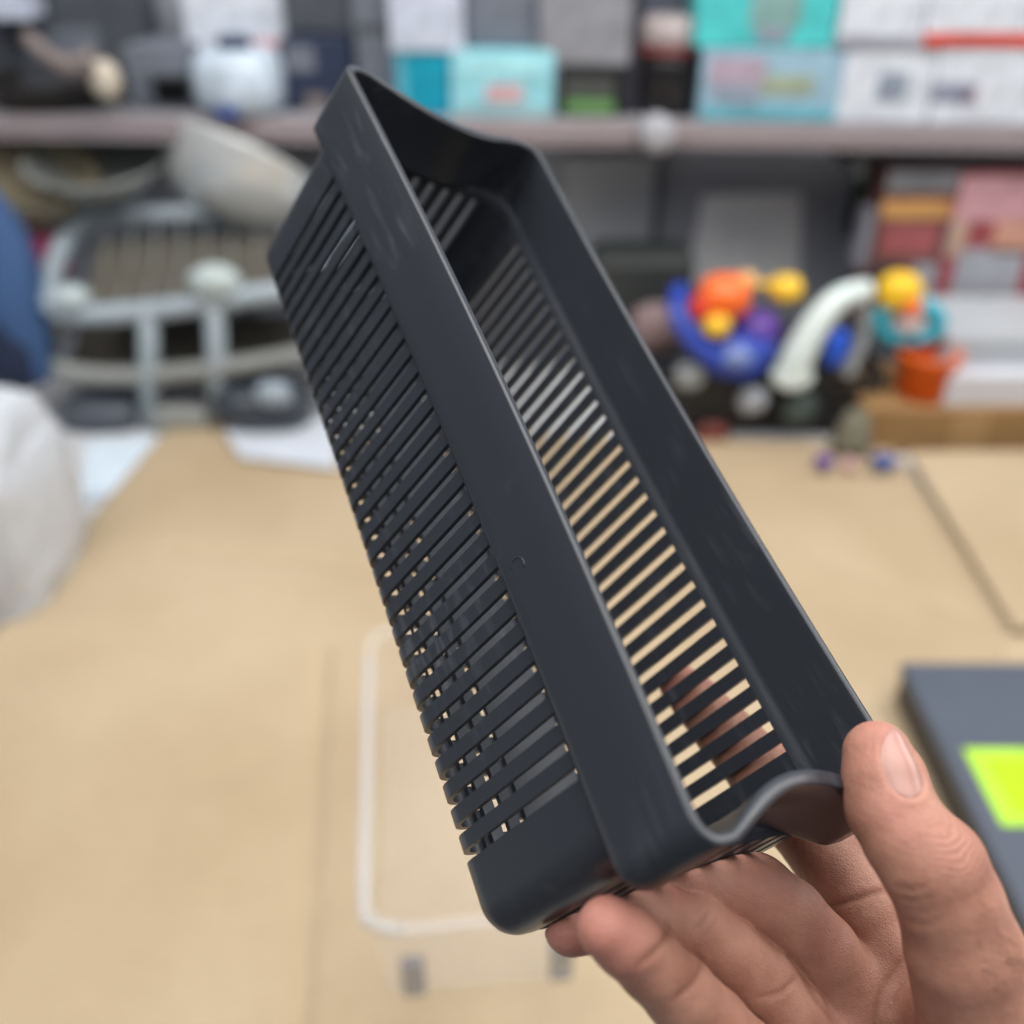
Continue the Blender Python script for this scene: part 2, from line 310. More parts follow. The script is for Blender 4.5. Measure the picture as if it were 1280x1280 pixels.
carton('navy_carton', 352, 440, 48, 150, .06, .12, m_navy, 'navy blue carton with pale round print beside the white jug', patches=[('print_or_shade_panel', .08, .5, .55, .9, m_bgrey), ('print_or_shade_panel', .3, .62, .02, .24, m_taupe)])
carton('navy_carton', 350, 452, -60, 40, .10, .1, m_dgrey, 'dark carton stacked on top of the navy carton', z0=at_y(400, 48, shy(396) + .06).z + .002)
carton('grey_carton', 442, 492, -60, 146, .08, .12, m_bgrey, 'tall blue grey carton between the navy carton and the lavender box', patches=[('print_or_shade_panel', .1, .9, .5, .56, m_dgrey)])
t, zt = carton('teal_carton', 494, 562, 66, 150, .035, .1, m_teal, 'saturated teal carton standing on the shelf under a lavender box', patches=[('print_or_shade_panel', .02, .2, .02, .98, W_('teal_side', 90, 170, 190))])
carton('lavender_carton', 484, 578, -60, 66, .03, .1, m_lav, 'pale lavender white box standing on the teal carton', z0=zt + .001)
t, zt = carton('cyan_carton', 563, 692, 64, 150, .03, .12, m_cyan, 'pale cyan carton with soft pink printed picture', patches=[('print_or_shade_panel', .34, .7, .22, .5, m_pink), ('print_or_shade_panel', .02, .98, .02, .2, W_('cyan_band', 150, 190, 196)), ('print_or_shade_panel', .12, .9, .66, .9, W_('cyan_band2', 170, 228, 238))])
carton('grey_carton', 582, 672, -60, 62, .06, .1, m_bgrey, 'blue grey box standing on the pale cyan carton', z0=zt + .001)
t, zt = carton('black_carton', 697, 778, 84, 146, .03, .1, m_black, 'black carton with a green printed label', patches=[('print_or_shade_panel', .12, .88, .08, .36, m_green), ('print_or_shade_panel', .12, .88, .42, .78, W_('dk', 74, 78, 76))])
carton('grey_carton', 676, 790, -60, 82, .035, .12, m_grey, 'plain grey carton standing on the black carton', z0=zt + .001)
carton('black_carton', 780, 800, -20, 146, .05, .1, W_('ink_card', 50, 50, 60), 'narrow dark carton between the grey carton and the black jar')
Y = shy(835) + .03; p0 = at_y(836, 140, Y); jr = empty('storage_jar', (p0.x, Y + .05, ZS)); tag(jr, 'black round jar with whitish lid and red rim', 'jar')
H = at_y(836, 72, Y).z - ZS
lathe('jar_body', [(.05, .001), (.056, .006), (.058, H - .01), (.054, H)], W_('black_jar', 30, 28, 30, rough=.3), jr, 32)
lathe('rim', [(.056, H), (.06, H + .004), (.06, H + .012), (.055, H + .014)], W_('red_rim', 110, 44, 42), jr, 32)
lathe('lid', [(.05, H + .014), (.053, H + .02), (.052, H + .05), (.044, H + .058), (0, H + .058)], W_('pale_lid', 176, 164, 164), jr, 32)
carton('slate_carton', 800, 876, -70, 146, .16, .06, W_('slate', 96, 98, 112), 'slate carton standing behind the black jar')
Y = shy(820) - .02; p0 = at_y(820, 148, Y); sr = lathe('shelf_knob', [(0, -.026), (.02, -.028), (.029, -.022), (.031, 0), (.029, .022), (.02, .028), (0, .026)], W_('white_knob', 168, 169, 176), None, 28)
sr.location = (p0.x, Y, ZS + .0); sr.rotation_euler = (R_(90), 0, R_(10)); sr.location.z = ZS - .012; sr.location.y = shy(820) - .035; tag(sr, 'white round knob on the shelf edge below the black jar', 'knob')
t, zt = carton('picture_carton', 876, 1050, 62, 156, .012, .14, m_lcy, 'light blue carton with multicoloured print under the turquoise carton', patches=[('print_or_shade_panel', .02, .98, .02, .2, W_('tealband', 96, 170, 186)), ('print_or_shade_panel', .05, .45, .5, .9, W_('pinkish', 176, 160, 178)), ('print_or_shade_panel', .42, .8, .38, .66, m_olive), ('print_or_shade_panel', .1, .42, .24, .44, m_gprint)])
carton('turquoise_carton', 874, 1050, -80, 60, .014, .14, m_turq, 'turquoise carton with greyish printed picture on its front', z0=zt + .001, patches=[('print_or_shade_panel', .38, .74, .2, .98, W_('tq_photo', 128, 166, 164)), ('print_or_shade_panel', .44, .68, .06, .2, m_gprint)])
t, zt = carton('white_carton', 1052, 1163, 62, 162, .012, .14, m_white, 'white carton with soft grey print under another white carton', patches=[('print_or_shade_panel', .4, .72, .3, .7, m_gprint)])
carton('white_carton', 1058, 1164, -80, 46, .012, .14, m_white, 'white carton stacked on a white carton next to the turquoise one', z0=zt + .001, patches=[('print_or_shade_panel', .0, 1.0, .0, .12, W_('shade_band', 150, 152, 164))])  # bottom band paints the shaded gap below this carton
t, zt = carton('striped_carton', 1168, 1330, 62, 166, .008, .14, m_white, 'white carton with small grey photo under the red striped carton', patches=[('print_or_shade_panel', .0, .32, .28, .56, W_('gphoto', 146, 150, 172)), ('print_or_shade_panel', .2, .34, .3, .5, m_pink)])
carton('striped_carton', 1168, 1330, -80, 60, .008, .14, m_white, 'white carton with broad red stripe along its lower front', z0=zt + .001, patches=[('red_stripe', .0, 1.0, .02, .15, m_red), ('print_or_shade_panel', .3, 1.0, .55, .8, m_gprint)])

# ------------------------------------------------------------------ things below the shelf, left
M_STEEL = pm('brushed_steel', (.80, .82, .82), .34, .05, 40, metal=.55); M_RACK = flat('pale_grey_plastic', 158, 170, 178, rough=.35); M_RACK2 = flat('warm_grey_plastic', 136, 138, 136, rough=.4)
ZB = at_y(250, 545, 1.66).z                                   # ledge the left goods stand on
ZB = max(ZB, 0.0)
def bowl(name, px, py, Y, r, h, mat, label, tilt=(0, 0)):
    p = at_y(px, py, Y); o = lathe(name, [(.0, .002), (r * .45, .0), (r * .75, h * .25), (r * .95, h * .75), (r, h), (r * 1.04, h * 1.02), (r * 1.04, h * .98), (r * .93, h * .72), (r * .72, h * .27), (0, h * .06)], mat, None, 40)
    o.location = p; o.rotation_euler = (tilt[0], tilt[1], 0); tag(o, label, 'bowl', 'bowls hanging under the shelf'); return o
bowl('mixing_bowl', 40, 262, 1.86, .11, .10, flat('ochre_enamel', 128, 120, 100, rough=.3), 'ochre grey bowl under the shelf next to the blue bag', (R_(20), R_(20)))
bowl('steel_pan', 135, 238, 1.90, .13, .07, flat('dull_steel', 170, 174, 172, rough=.25, metal=.4), 'dull grey shallow pan under the shelf between two bowls', (R_(12), 0))
bowl('steel_bowl', 282, 276, 1.88, .16, .12, M_STEEL, 'bright polished steel bowl tilted under the shelf', (R_(-28), R_(24)))

DR = empty('dish_rack', (at_y(215, 470, 1.72).x, 1.72, 0)); tag(DR, 'two tier pale grey dish rack with rounded rails and thick legs', 'dish rack')
def P(px, py, Y): return at_y(px, py, Y) - Vector(DR.location)
up = smoothpath([P(60, 370, 1.62), P(95, 392, 1.60), P(190, 388, 1.60), P(300, 372, 1.60), P(400, 352, 1.61), P(440, 300, 1.70), P(400, 262, 1.86), P(215, 268, 1.86), P(120, 270, 1.86), P(82, 300, 1.80)], 8, True)
tube('upper_rail', up, .0185, M_RACK, DR, 12, True)
lo = smoothpath([P(60, 450, 1.62), P(110, 468, 1.60), P(200, 468, 1.60), P(330, 452, 1.60), P(420, 430, 1.61), P(440, 400, 1.72), P(400, 372, 1.84), P(150, 382, 1.84), P(75, 410, 1.74)], 8, True)
tube('lower_rail', lo, .0175, M_RACK2, DR, 12, True)
for a, b in (((186, 380), (190, 545)), ((268, 372), (274, 530))):
    p1, p2 = P(*a, 1.60), P(*b, 1.60); p2.z = max(p2.z, ZB + .002 - DR.location.z)
    tube('leg', [p1, (p1 + p2) / 2, p2], .018, M_RACK, DR, 12)
blob('foot_block', P(225, 525, 1.59), .055, .02, .028, M_RACK2, DR, pw=.6)
for k in range(9):
    a = P(110 + k * 34, 386 - k * 3, 1.60); b = P(135 + k * 31, 268, 1.86); m_ = (a + b) / 2 - Vector((0, 0, .03)); tube('rack_wire', smoothpath([a, m_, b], 4), .0025, M_RACK2, DR, 6)
tr = []
mt_ = flat('taupe_tray', 92, 88, 80, rough=.5)
pa = [P(100, 372, 1.62), P(380, 350, 1.62), P(385, 280, 1.84), P(120, 288, 1.84)]
mesh('drip_tray', [p - Vector((0, 0, .02)) for p in pa] + [p - Vector((0, 0, .03)) for p in pa], [(0, 1, 2, 3), (4, 5, 6, 7), (0, 1, 5, 4), (1, 2, 6, 5), (2, 3, 7, 6), (3, 0, 4, 7)], mt_, DR, bevel=.002)
pa = [P(80, 462, 1.63), P(400, 440, 1.63), P(400, 385, 1.82), P(100, 392, 1.82)]
mesh('drip_tray', [p - Vector((0, 0, .012)) for p in pa] + [p - Vector((0, 0, .022)) for p in pa], [(0, 1, 2, 3), (4, 5, 6, 7), (0, 1, 5, 4), (1, 2, 6, 5), (2, 3, 7, 6), (3, 0, 4, 7)], mt_, DR, bevel=.002)
blob('rail_lump', P(88, 372, 1.60), .034, .03, .022, flat('frost', 168, 180, 182), DR); blob('rail_lump', P(268, 352, 1.60), .045, .03, .03, flat('frost2', 176, 188, 188), DR)  # pale rounded lumps on the front of the upper rail

p = at_y(4, 360, 1.60); bgk = blob('sack', (0, 0, 0), .062, .06, .175, flat('denim_blue', 58, 88, 132, rough=.8, col2=None, bump=.3, bscale=300), None, .12, 1.8, 3, 4, .75)
bgk.location = p; tag(bgk, 'blue cloth sack standing at the left end of the table', 'sack')
p = at_y(8, 420, 1.585); o = blob('sack', (0, 0, 0), .055, .045, .10, flat('navy_cloth', 26, 38, 66, rough=.8), None, .15, 2.0, 5, 4, .75); o.location = p; tag(o, 'dark navy cloth bundle in front of the blue sack', 'bundle')
p = at_y(52, 322, 1.78); o = box('packet', (-.04, .04, 0, .03, -.035, .035), flat('magenta_pack', 166, 58, 98), None, .006); o.location = p; tag(o, 'small magenta packet between the blue sack and the dish rack', 'packet')
o = box('packet', (-.05, .05, 0, .03, -.045, .03), flat('grey_pack', 120, 116, 118), None, .006); o.location = at_y(50, 284, 1.80); tag(o, 'small grey packet above the magenta packet', 'packet')
for (px, py, Y, rx, ry, rz, m_, lab) in ((130, 515, 1.62, .075, .05, .035, flat('slate_tub', 74, 80, 90), 'dark slate tub under the left side of the dish rack'), (330, 505, 1.60, .09, .06, .045, flat('dark_tub', 56, 62, 70, rough=.3), 'dark glossy tub under the right side of the dish rack')):
    o = blob('tub', (0, 0, 0), rx, ry, rz, m_, None, .05, 2, 2, 3, .7); o.location = at_y(px, py, Y); tag(o, lab, 'tub')
o = blob('tub_highlight', (0, 0, 0), .03, .02, .022, flat('highlight_silver', 150, 162, 174, rough=.3), None, .2, 3, 4, 3, .8); o.location = at_y(342, 492, 1.53); tag(o, 'small silvery blob painting the highlight on the dark glossy tub', 'highlight')  # the tub's whitish highlight, modelled as a silvery blob
def paper(name, quad, z, mat, label):
    vs = [Vector((*xy(*q, z), 0)) for q in quad]; c = sum(vs, Vector()) / 4
    o = mesh(name, [v - c for v in vs] + [v - c + Vector((0, 0, .0012)) for v in vs], [(0, 3, 2, 1), (4, 5, 6, 7), (0, 1, 5, 4), (1, 2, 6, 5), (2, 3, 7, 6), (3, 0, 4, 7)], mat); o.location = (c.x, c.y, z); tag(o, label, 'sheet'); return o
paper('plastic_sheet', ((96, 628), (172, 612), (205, 548), (110, 552)), .002, flat('bluish_film', 214, 228, 240, rough=.25), 'bluish white plastic sheet on the table between bag and cardboard')
paper('plastic_sheet', ((300, 572), (420, 586), (420, 520), (272, 524)), .0145, flat('white_film', 206, 212, 222, rough=.3), 'white plastic sheet lying under the right leg of the dish rack')

# white plastic bag, crumpled
def plastic_bag():
    bm = bmesh.new(); bmesh.ops.create_icosphere(bm, subdivisions=6, radius=1.0)
    for v in bm.verts:
        d = v.co.normalized(); q = Vector([math.copysign(abs(c) ** .55, c) for c in d])
        k = 1 + .10 * mnoise.noise(d * 1.6 + Vector((3, 1, 8))) + .05 * abs(mnoise.noise(d * 4 + Vector((1, 9, 2)))) + .03 * abs(mnoise.noise(d * 9 + Vector((4, 4, 4)))) + .012 * mnoise.noise(d * 24)
        v.co = Vector((q.x * .15 * k, q.y * .15 * k, max(q.z * .155 * k, -.115)))
    me = bpy.data.meshes.new('plastic_bag'); bm.to_mesh(me); bm.free(); me.materials.append(pm('bag_film', (.56, .59, .64), .32, .04, 12, sss=.2, spec=.5))
    for p_ in me.polygons: p_.use_smooth = True
    o = bpy.data.objects.new('plastic_bag', me); C.objects.link(o); return o
o = plastic_bag(); p = at_z(-46, 628, .13); o.location = (p.x, p.y, .118); o.scale = (.80, .85, 1.02); tag(o, 'bulging crumpled white plastic bag at the left table edge', 'bag')

# ------------------------------------------------------------------ things below the shelf, right
o = empty('notice', (0, 0, 0)); Yn = YW - .006
na, nb, nc, nd = at_y(878, 244, Yn), at_y(1002, 240, Yn), at_y(1000, 352, Yn), at_y(858, 356, Yn)
o.location = (na + nc) / 2; tag(o, 'white paper notice taped to the grey wall panel', 'paper')
vs = [q - Vector(o.location) for q in (na, nb, nc, nd)]
pap = mesh('paper', vs + [v + Vector((0, .001, 0)) for v in vs], [(0, 1, 2, 3), (4, 5, 6, 7), (0, 1, 5, 4), (1, 2, 6, 5), (2, 3, 7, 6), (3, 0, 4, 7)], flat('notice_paper', 248, 249, 253), o)
for k in range(7):
    zz = .055 - k * .017; box('print_line', (-.07, .06 - .02 * (k % 3), -.0012, -.0004, zz, zz + .004), flat('print_grey', 205, 207, 216), pap, 0)
M_DARKB = flat('black_crate', 40, 40, 42, rough=.5)
def crate(px0, px1, py0, py1, Y, dep, label, mat=M_DARKB):
    a, b = at_y(px0, py0, Y), at_y(px1, py1, Y); zb = max(b.z, .0212); x0, x1, zt = a.x, b.x, a.z; cx = (x0 + x1) / 2; wd = (x1 - x0) / 2; H = zt - zb
    t = empty('crate', (cx, Y, zb)); tag(t, label, 'crate', 'black crates of toys on the far table edge')
    th = .005
    box('base', (-wd, wd, 0, dep, 0, th), mat, t, .001)
    for (s0, s1, y0, y1) in ((-wd, wd, 0, th), (-wd, wd, dep - th, dep), (-wd, -wd + th, th, dep - th), (wd - th, wd, th, dep - th)):
        for k in range(4): box('slat', (s0, s1, y0, y1, th + .001 + (H - th) * k / 4, th + (H - th) * (k + .78) / 4), mat, t, .001)
    return t, zt
crate(800, 960, 468, 566, 1.56, .22, 'black slatted crate under the blue and orange toy')
crate(964, 1086, 462, 566, 1.56, .22, 'black slatted crate under the white bent bottle')
T1 = empty('toy_boat', at_y(905, 470, 1.54)); tag(T1, 'blue plastic toy boat with orange and yellow pieces heaped in it', 'toy')
def Q(px, py, Y, o): return at_y(px, py, Y) - Vector(o.location)
m_tb = flat('toy_blue', 40, 66, 164, rough=.3); m_to = flat('toy_orange', 246, 110, 36, rough=.3); m_ty = flat('toy_yellow', 244, 196, 44, rough=.3); m_tp = flat('toy_purple', 92, 58, 150, rough=.3); m_tr = flat('toy_red', 214, 58, 40, rough=.3); m_tw = flat('toy_white', 216, 228, 226, rough=.3); m_tc = flat('toy_turquoise', 54, 176, 200, rough=.3)
tube('hull_rim', smoothpath([Q(850, 362, 1.60, T1), Q(848, 395, 1.55, T1), Q(880, 440, 1.52, T1), Q(930, 462, 1.52, T1), Q(962, 430, 1.55, T1)], 8), .017, m_tb, T1, 12)
blob('hull', Q(918, 440, 1.56, T1), .065, .05, .042, m_tb, T1, .05, 2, 1, 4, .85)
blob('deck', Q(945, 412, 1.58, T1), .04, .04, .034, m_tp, T1, .05, 2, 1, 4, .85)
blob('bumper', Q(922, 448, 1.505, T1), .026, .012, .017, flat('pale_blue', 120, 140, 190), T1)
for nm, px, py, Y, r, m_ in (('funnel', 905, 370, 1.56, .040, m_to), ('buoy', 880, 384, 1.55, .024, m_tr), ('buoy', 896, 406, 1.53, .022, m_ty), ('pennant', 932, 352, 1.58, .018, flat('buff', 222, 176, 110)), ('buoy', 982, 361, 1.60, .026, m_ty)):
    blob(nm, Q(px, py, Y, T1), r * 1.05, r, r * .9, m_, T1, .12, 2, px % 7, 3, .8)
tube('mast', [Q(932, 352, 1.58, T1), Q(982, 361, 1.60, T1)], .006, m_ty, T1, 8)
T2 = empty('spray_bottle', at_y(985, 480, 1.53)); tag(T2, 'white bent plastic bottle with blue insert resting between the toys', 'bottle')
tube('bottle_body', smoothpath([Q(985, 478, 1.53, T2), Q(1000, 440, 1.53, T2), Q(1025, 398, 1.54, T2), Q(1052, 372, 1.55, T2), Q(1086, 362, 1.56, T2)], 8), [.030 - .0004 * k for k in range(33)], m_tw, T2, 16)
blob('bottle_base', Q(990, 470, 1.53, T2), .036, .03, .024, m_tw, T2)
blob('insert', Q(1046, 436, 1.535, T2), .02, .015, .036, flat('vivid_blue', 30, 84, 200, rough=.3), T2, .05, 2, 2, 3, .85)
tube('grip', smoothpath([Q(1080, 372, 1.56, T2), Q(1078, 420, 1.56, T2), Q(1058, 470, 1.55, T2)], 8), .012, flat('grey_grip', 150, 156, 158), T2, 10)
T3 = empty('toy_duck', at_y(1134, 428, 1.58)); tag(T3, 'turquoise ring toy with a yellow and orange top', 'toy')
rg = [Q(1136 + 38 * math.cos(a), 402 + 22 * math.sin(a), 1.58, T3) for a in [2 * math.pi * k / 28 for k in range(28)]]
tube('ring', rg, .014, m_tc, T3, 10, True); blob('body', Q(1136, 404, 1.575, T3), .026, .02, .018, flat('pale_pink', 226, 206, 204), T3)
blob('head', Q(1124, 364, 1.585, T3), .038, .032, .033, m_ty, T3, .1, 2, 1, 3, .85); blob('beak', Q(1140, 384, 1.56, T3), .018, .016, .014, m_to, T3)
p = at_y(1155, 512, 1.53); o = lathe('orange_bucket', [(.035, .0), (.04, .002), (.05, .09), (.054, .092), (.054, .098), (.047, .098), (.044, .09), (.034, .006), (0, .006)], flat('orange_tub', 236, 104, 26, rough=.3), None, 32); o.location = (p.x, 1.56, p.z); tag(o, 'bright orange plastic bucket beside the white slabs', 'bucket')
def slab(px0, px1, py0, py1, Y, dep, mat, label, cat, name, bev=.003):
    a, b = at_y(px0, py0, Y), at_y(px1, py1, Y); t = empty(name, ((a.x + b.x) / 2, Y, b.z)); tag(t, label, cat)
    box('carton_body', (-(b.x - a.x) / 2, (b.x - a.x) / 2, 0, dep, 0, a.z - b.z), mat, t, bev); return t, (b.x - a.x) / 2, a.z - b.z
t, wd, H = slab(1085, 1330, 512, 574, 1.50, .2, flat('brown_carton', 150, 116, 74, rough=.8), 'closed brown carton on the table under the white slabs', 'carton', 'brown_carton'); box('tape_strip', (-.03, .03, -.001, -.0001, 0.002, H - .002), flat('tape', 166, 134, 92, rough=.35), t, 0)
slab(1188, 1340, 470, 517, 1.515, .2, flat('white_slab', 206, 208, 216, rough=.4), 'white foam slab lying on the brown carton', 'slab', 'foam_slab')
slab(1186, 1340, 422, 454, 1.56, .2, flat('pale_slab', 178, 184, 190, rough=.4), 'pale grey slab above the white foam slab', 'slab', 'foam_slab')
slab(1192, 1340, 455, 469, 1.58, .18, M_DARKB, 'thin dark strip standing in for the shaded gap between the two pale slabs', 'board', 'dark_gap_strip')  # dark strip filling the gap, its shade put into the colour
t, wd, H = slab(1112, 1203, 214, 412, 1.80, .09, flat('brick_carton', 120, 78, 72), 'brownish red carton with orange band and grey picture', 'carton', 'picture_carton')
for (u0, u1, v0, v1, m_) in ((0, 1, .88, 1.0, W_('cg', 130, 132, 138)), (0, 1, .72, .83, W_('co', 214, 160, 96)), (.05, .55, .5, .68, W_('crd', 168, 90, 92)), (.62, .96, .5, .7, W_('cb', 96, 116, 170)), (.4, .96, .1, .44, W_('cgr', 158, 160, 168)), (0.02, .3, .1, .45, W_('cdk', 74, 62, 64))):
    box('print_or_shade_panel', (-wd + 2 * wd * u0, -wd + 2 * wd * u1, -.0016, -.0002, H * v0, H * v1), m_, t, .0004)
t, wd, H = slab(1205, 1330, 216, 416, 1.79, .09, flat('crimson_carton', 158, 74, 82), 'crimson carton with pink top and grey picture next to the brownish red carton', 'carton', 'picture_carton')
for (u0, u1, v0, v1, m_) in ((.0, 1, .72, .98, W_('pk', 206, 156, 164)), (.3, 1, .52, .72, W_('pch', 206, 152, 132)), (.1, .56, .1, .55, W_('gry', 166, 168, 176)), (0, .12, .5, .72, W_('bg', 190, 160, 140)), (0, .5, .01, .07, W_('crm', 176, 50, 72))):
    box('print_or_shade_panel', (-wd + 2 * wd * u0, -wd + 2 * wd * u1, -.0016, -.0002, H * v0, H * v1), m_, t, .0004)
slab(1084, 1112, 262, 335, 1.82, .05, flat('pale_tin', 150, 152, 164), 'pale grey narrow tin left of the brownish red carton', 'tin', 'narrow_tin')
slab(1082, 1340, 196, 300, 2.05, .05, flat('void_black', 26, 26, 28), 'black panel standing in for the shaded void behind the red cartons under the shelf', 'board', 'dark_void_panel')  # shade under the shelf, put in as a black panel
o = blob('leaf_bundle', (0, 0, 0), .03, .02, .026, flat('dark_green', 42, 70, 44), None, .3, 3, 2, 3); o.location = at_y(1090, 228, 1.90); tag(o, 'small dark green bundle under the shelf by the black void panel', 'bundle')
p = at_y(1060, 572, 1.49); o = lathe('paper_cone', [(.036, .0), (.034, .01), (.024, .05), (.014, .066), (0, .068)], flat('grey_paper', 112, 108, 92, rough=.7), None, 24); o.location = (p.x, 1.49, max(p.z, .0205)); tag(o, 'greyish paper cone standing between crate and brown carton', 'cone')
for px, py, rr, m_, lab in ((1030, 577, .016, m_tp, 'small purple toy scrap on the table edge'), (1062, 580, .012, m_pink, 'small pink toy scrap on the table edge'), (1105, 577, .022, m_blue, 'small blue toy scrap on the table edge')):
    o = blob('toy_scrap', (0, 0, 0), rr, rr * .8, .012, m_, None, .2, 3, px % 5, 3); q_ = at_z(px, py, .030); o.location = (q_.x, q_.y, .030); tag(o, lab, 'scrap')
for px, py, rr, m_, lab in ((862, 470, .026, W_('gk', 150, 156, 160), 'grey knob on the front of the left crate'), (941, 500, .026, W_('gk2', 166, 172, 182), 'pale grey round tin hung on the left crate'), (890, 545, .03, W_('rb', 110, 50, 42), 'reddish brown packet in front of the left crate'), (1000, 510, .03, W_('gt', 74, 88, 86), 'dark teal pouch in front of the right crate')):
    o = blob('pouch', (0, 0, 0), rr, .014, rr * .95, m_, None, .12, 2, px % 5, 3, .8); o.location = at_y(px, py, 1.54); tag(o, lab, 'pouch')
t, wd, H = slab(700, 812, 196, 318, 2.06, .03, flat('pale_panel', 176, 181, 188), 'pale grey board leaning on the wall behind the basket', 'board', 'pale_board')
slab(742, 860, 320, 440, 1.80, .12, flat('charcoal_tub', 52, 56, 56), 'charcoal storage tub behind the basket rim', 'tub', 'storage_tub', .02)
o = blob('cushion', (0, 0, 0), .05, .04, .045, flat('mauve', 132, 112, 112, rough=.8), None, .1, 2, 2, 3, .8); o.location = at_y(822, 410, 1.66); tag(o, 'mauve grey cloth ball left of the toy boat', 'cloth')

# ------------------------------------------------------------------ on the table: clear box and dark grey box
ZC = .13
def clear_box():
    A, B, D = at_z(463, 790, ZC), at_z(457, 1166, ZC), at_z(745, 1166, ZC)
    ang = math.atan2((A - B).y, (A - B).x) - math.pi / 2; ln = (A - B).length; wd_ = (D - B).length * math.cos(ang)
    ctr = B + (A - B) / 2 + Vector((math.cos(ang), math.sin(ang), 0)) * wd_ / 2
    x0, x1, y0, y1 = 0, wd_, 0, ln
    t = empty('clear_box', (ctr.x, ctr.y, .0185), ang); tag(t, 'clear plastic storage box with a painted white rim highlight and grey latches on the cardboard', 'box')
    hx, hy, H = (x1 - x0) / 2, (y1 - y0) / 2, ZC - .0185
    def rr(hx, hy, r, n=6):
        o_ = []
        for cx, cy, a in ((hx - r, hy - r, 0), (-hx + r, hy - r, 90), (-hx + r, -hy + r, 180), (hx - r, -hy + r, 270)):
            for k in range(n + 1): w_ = R_(a + 90 * k / n); o_.append((cx + r * math.cos(w_), cy + r * math.sin(w_)))
        return o_
    clear = pm('clear_plastic', (.80, .79, .78), .12, .02, 10, alpha=.06, spec=.5); highlight_mat = flat('rim_highlight_white', 208, 208, 208, rough=.3, alpha=.36)
    lo, up = rr(hx * .93, hy * .95, .02), rr(hx, hy, .025); n = len(lo)
    vs = [(x, y, .0006) for x, y in lo] + [(x, y, H - .004) for x, y in up] + [(x * .985, y * .985, .002) for x, y in lo] + [(x * .985, y * .985, H - .004) for x, y in up]
    fs = [tuple(range(n))] + [tuple(2 * n + k for k in range(n))]
    for k in range(n):
        j = (k + 1) % n; fs += [(k, j, n + j, n + k), (2 * n + k, 2 * n + j, 3 * n + j, 3 * n + k), (n + k, n + j, 3 * n + j, 3 * n + k)]
    mesh('box_body', vs, fs, clear, t, smooth=False)
    tube('rim', [(x, y, H) for x, y in up], .0050, pm('clear_rim', (.82, .82, .82), .2, .02, 10, alpha=.18), t, 10, True)
    tube('rim_highlight', smoothpath([(-hx - .002, hy * .75, H), (-hx - .002, 0, H), (-hx - .002, -hy + .03, H), (-hx + .006, -hy + .009, H), (-hx + .03, -hy - .001, H)], 8), .0058, highlight_mat, t, 10)  # bright specular bar on the rim, modelled as a white tube
    lm = flat('slate_latch', 120, 130, 146, rough=.4, alpha=.45)
    for px in (528, 716):
        qx = (px - 528) / 188 * hx * 1.35 - hx * .62; box('latch', (qx - .010, qx + .010, -hy - .012, -hy - .001, H * .28, H * .70), lm, t, .003)
    return t
clear_box()
ZD = .075
def dark_box():
    A = at_z(1124, 826, ZD); B = at_z(1262, 1110, ZD); ax = (B - A); ax.z = 0; Ld = ax.length * 1.25; e1 = ax.normalized(); e2 = Vector((-e1.y, e1.x, 0))
    if e2.x < 0: e2 = -e2
    t = empty('grey_case', (A.x, A.y, .0185)); tag(t, 'dark grey hard case with neon green label lying on the cardboard', 'case')
    H = ZD - .0185; wd = .34
    def hexa(nm, a0, a1, b0, b1, z0, z1, mat, bev, sub=t):
        vs = []
        for z in (z0, z1):
            for a, b in ((a0, b0), (a1, b0), (a1, b1), (a0, b1)): q_ = e1 * a + e2 * b; vs.append((q_.x, q_.y, z))
        return mesh(nm, vs, boxv(0, 1, 0, 1, 0, 1)[1], mat, sub, bevel=bev, seg=3)
    hexa('case_base', .004, Ld - .004, .004, wd - .004, .0005, H - .014, flat('case_side', 62, 61, 60, rough=.55), .004)
    hexa('case_lid', 0, Ld, 0, wd, H - .0135, H, flat('case_grey', 78, 85, 98, rough=.5, bump=.1), .006)
    lb = hexa('neon_label', Ld * .36, Ld * .62, .022, .16, H + .0002, H + .0012, flat('neon_green', 176, 226, 60, rough=.45), 0)
    hexa('neon_patch', Ld * .40, Ld * .58, .040, .15, H + .0014, H + .002, flat('neon_bright', 172, 240, 0, rough=.45), 0, lb)
    return t
dark_box()

# ------------------------------------------------------------------ the basket
RB = np.array([[-0.34595843, -0.74631102, 0.56862345], [-0.79545646, -0.0880834, -0.59957513], [0.49755581, -0.65974326, -0.56318473]])
TB = np.array([-8.16784392, 124.41689726, 258.43430271])
Lb, Wb, Hb, BAND = 300.0, 100.6, 86.7, 59.6
B_NEAR, B_FAR = 4.7, 6.1
flip = Matrix(((1, 0, 0, 0), (0, -1, 0, 0), (0, 0, -1, 0), (0, 0, 0, 1)))
LM = Matrix([[*RB[i], TB[i] * .001] for i in range(3)] + [[0, 0, 0, 1]])
BW = CAMW @ flip @ LM
BK = empty('storage_basket'); BK.matrix_world = BW
tag(BK, 'charcoal plastic slotted basket held tilted in the hand', 'basket')
RC, RCB, EIN = 8.0, 14.0, 4.2
def recess(v):
    d = min(abs(v - 49.0), 37.0); return 10.0 * (.5 + .5 * math.cos(math.pi * d / 37.0)) ** .58
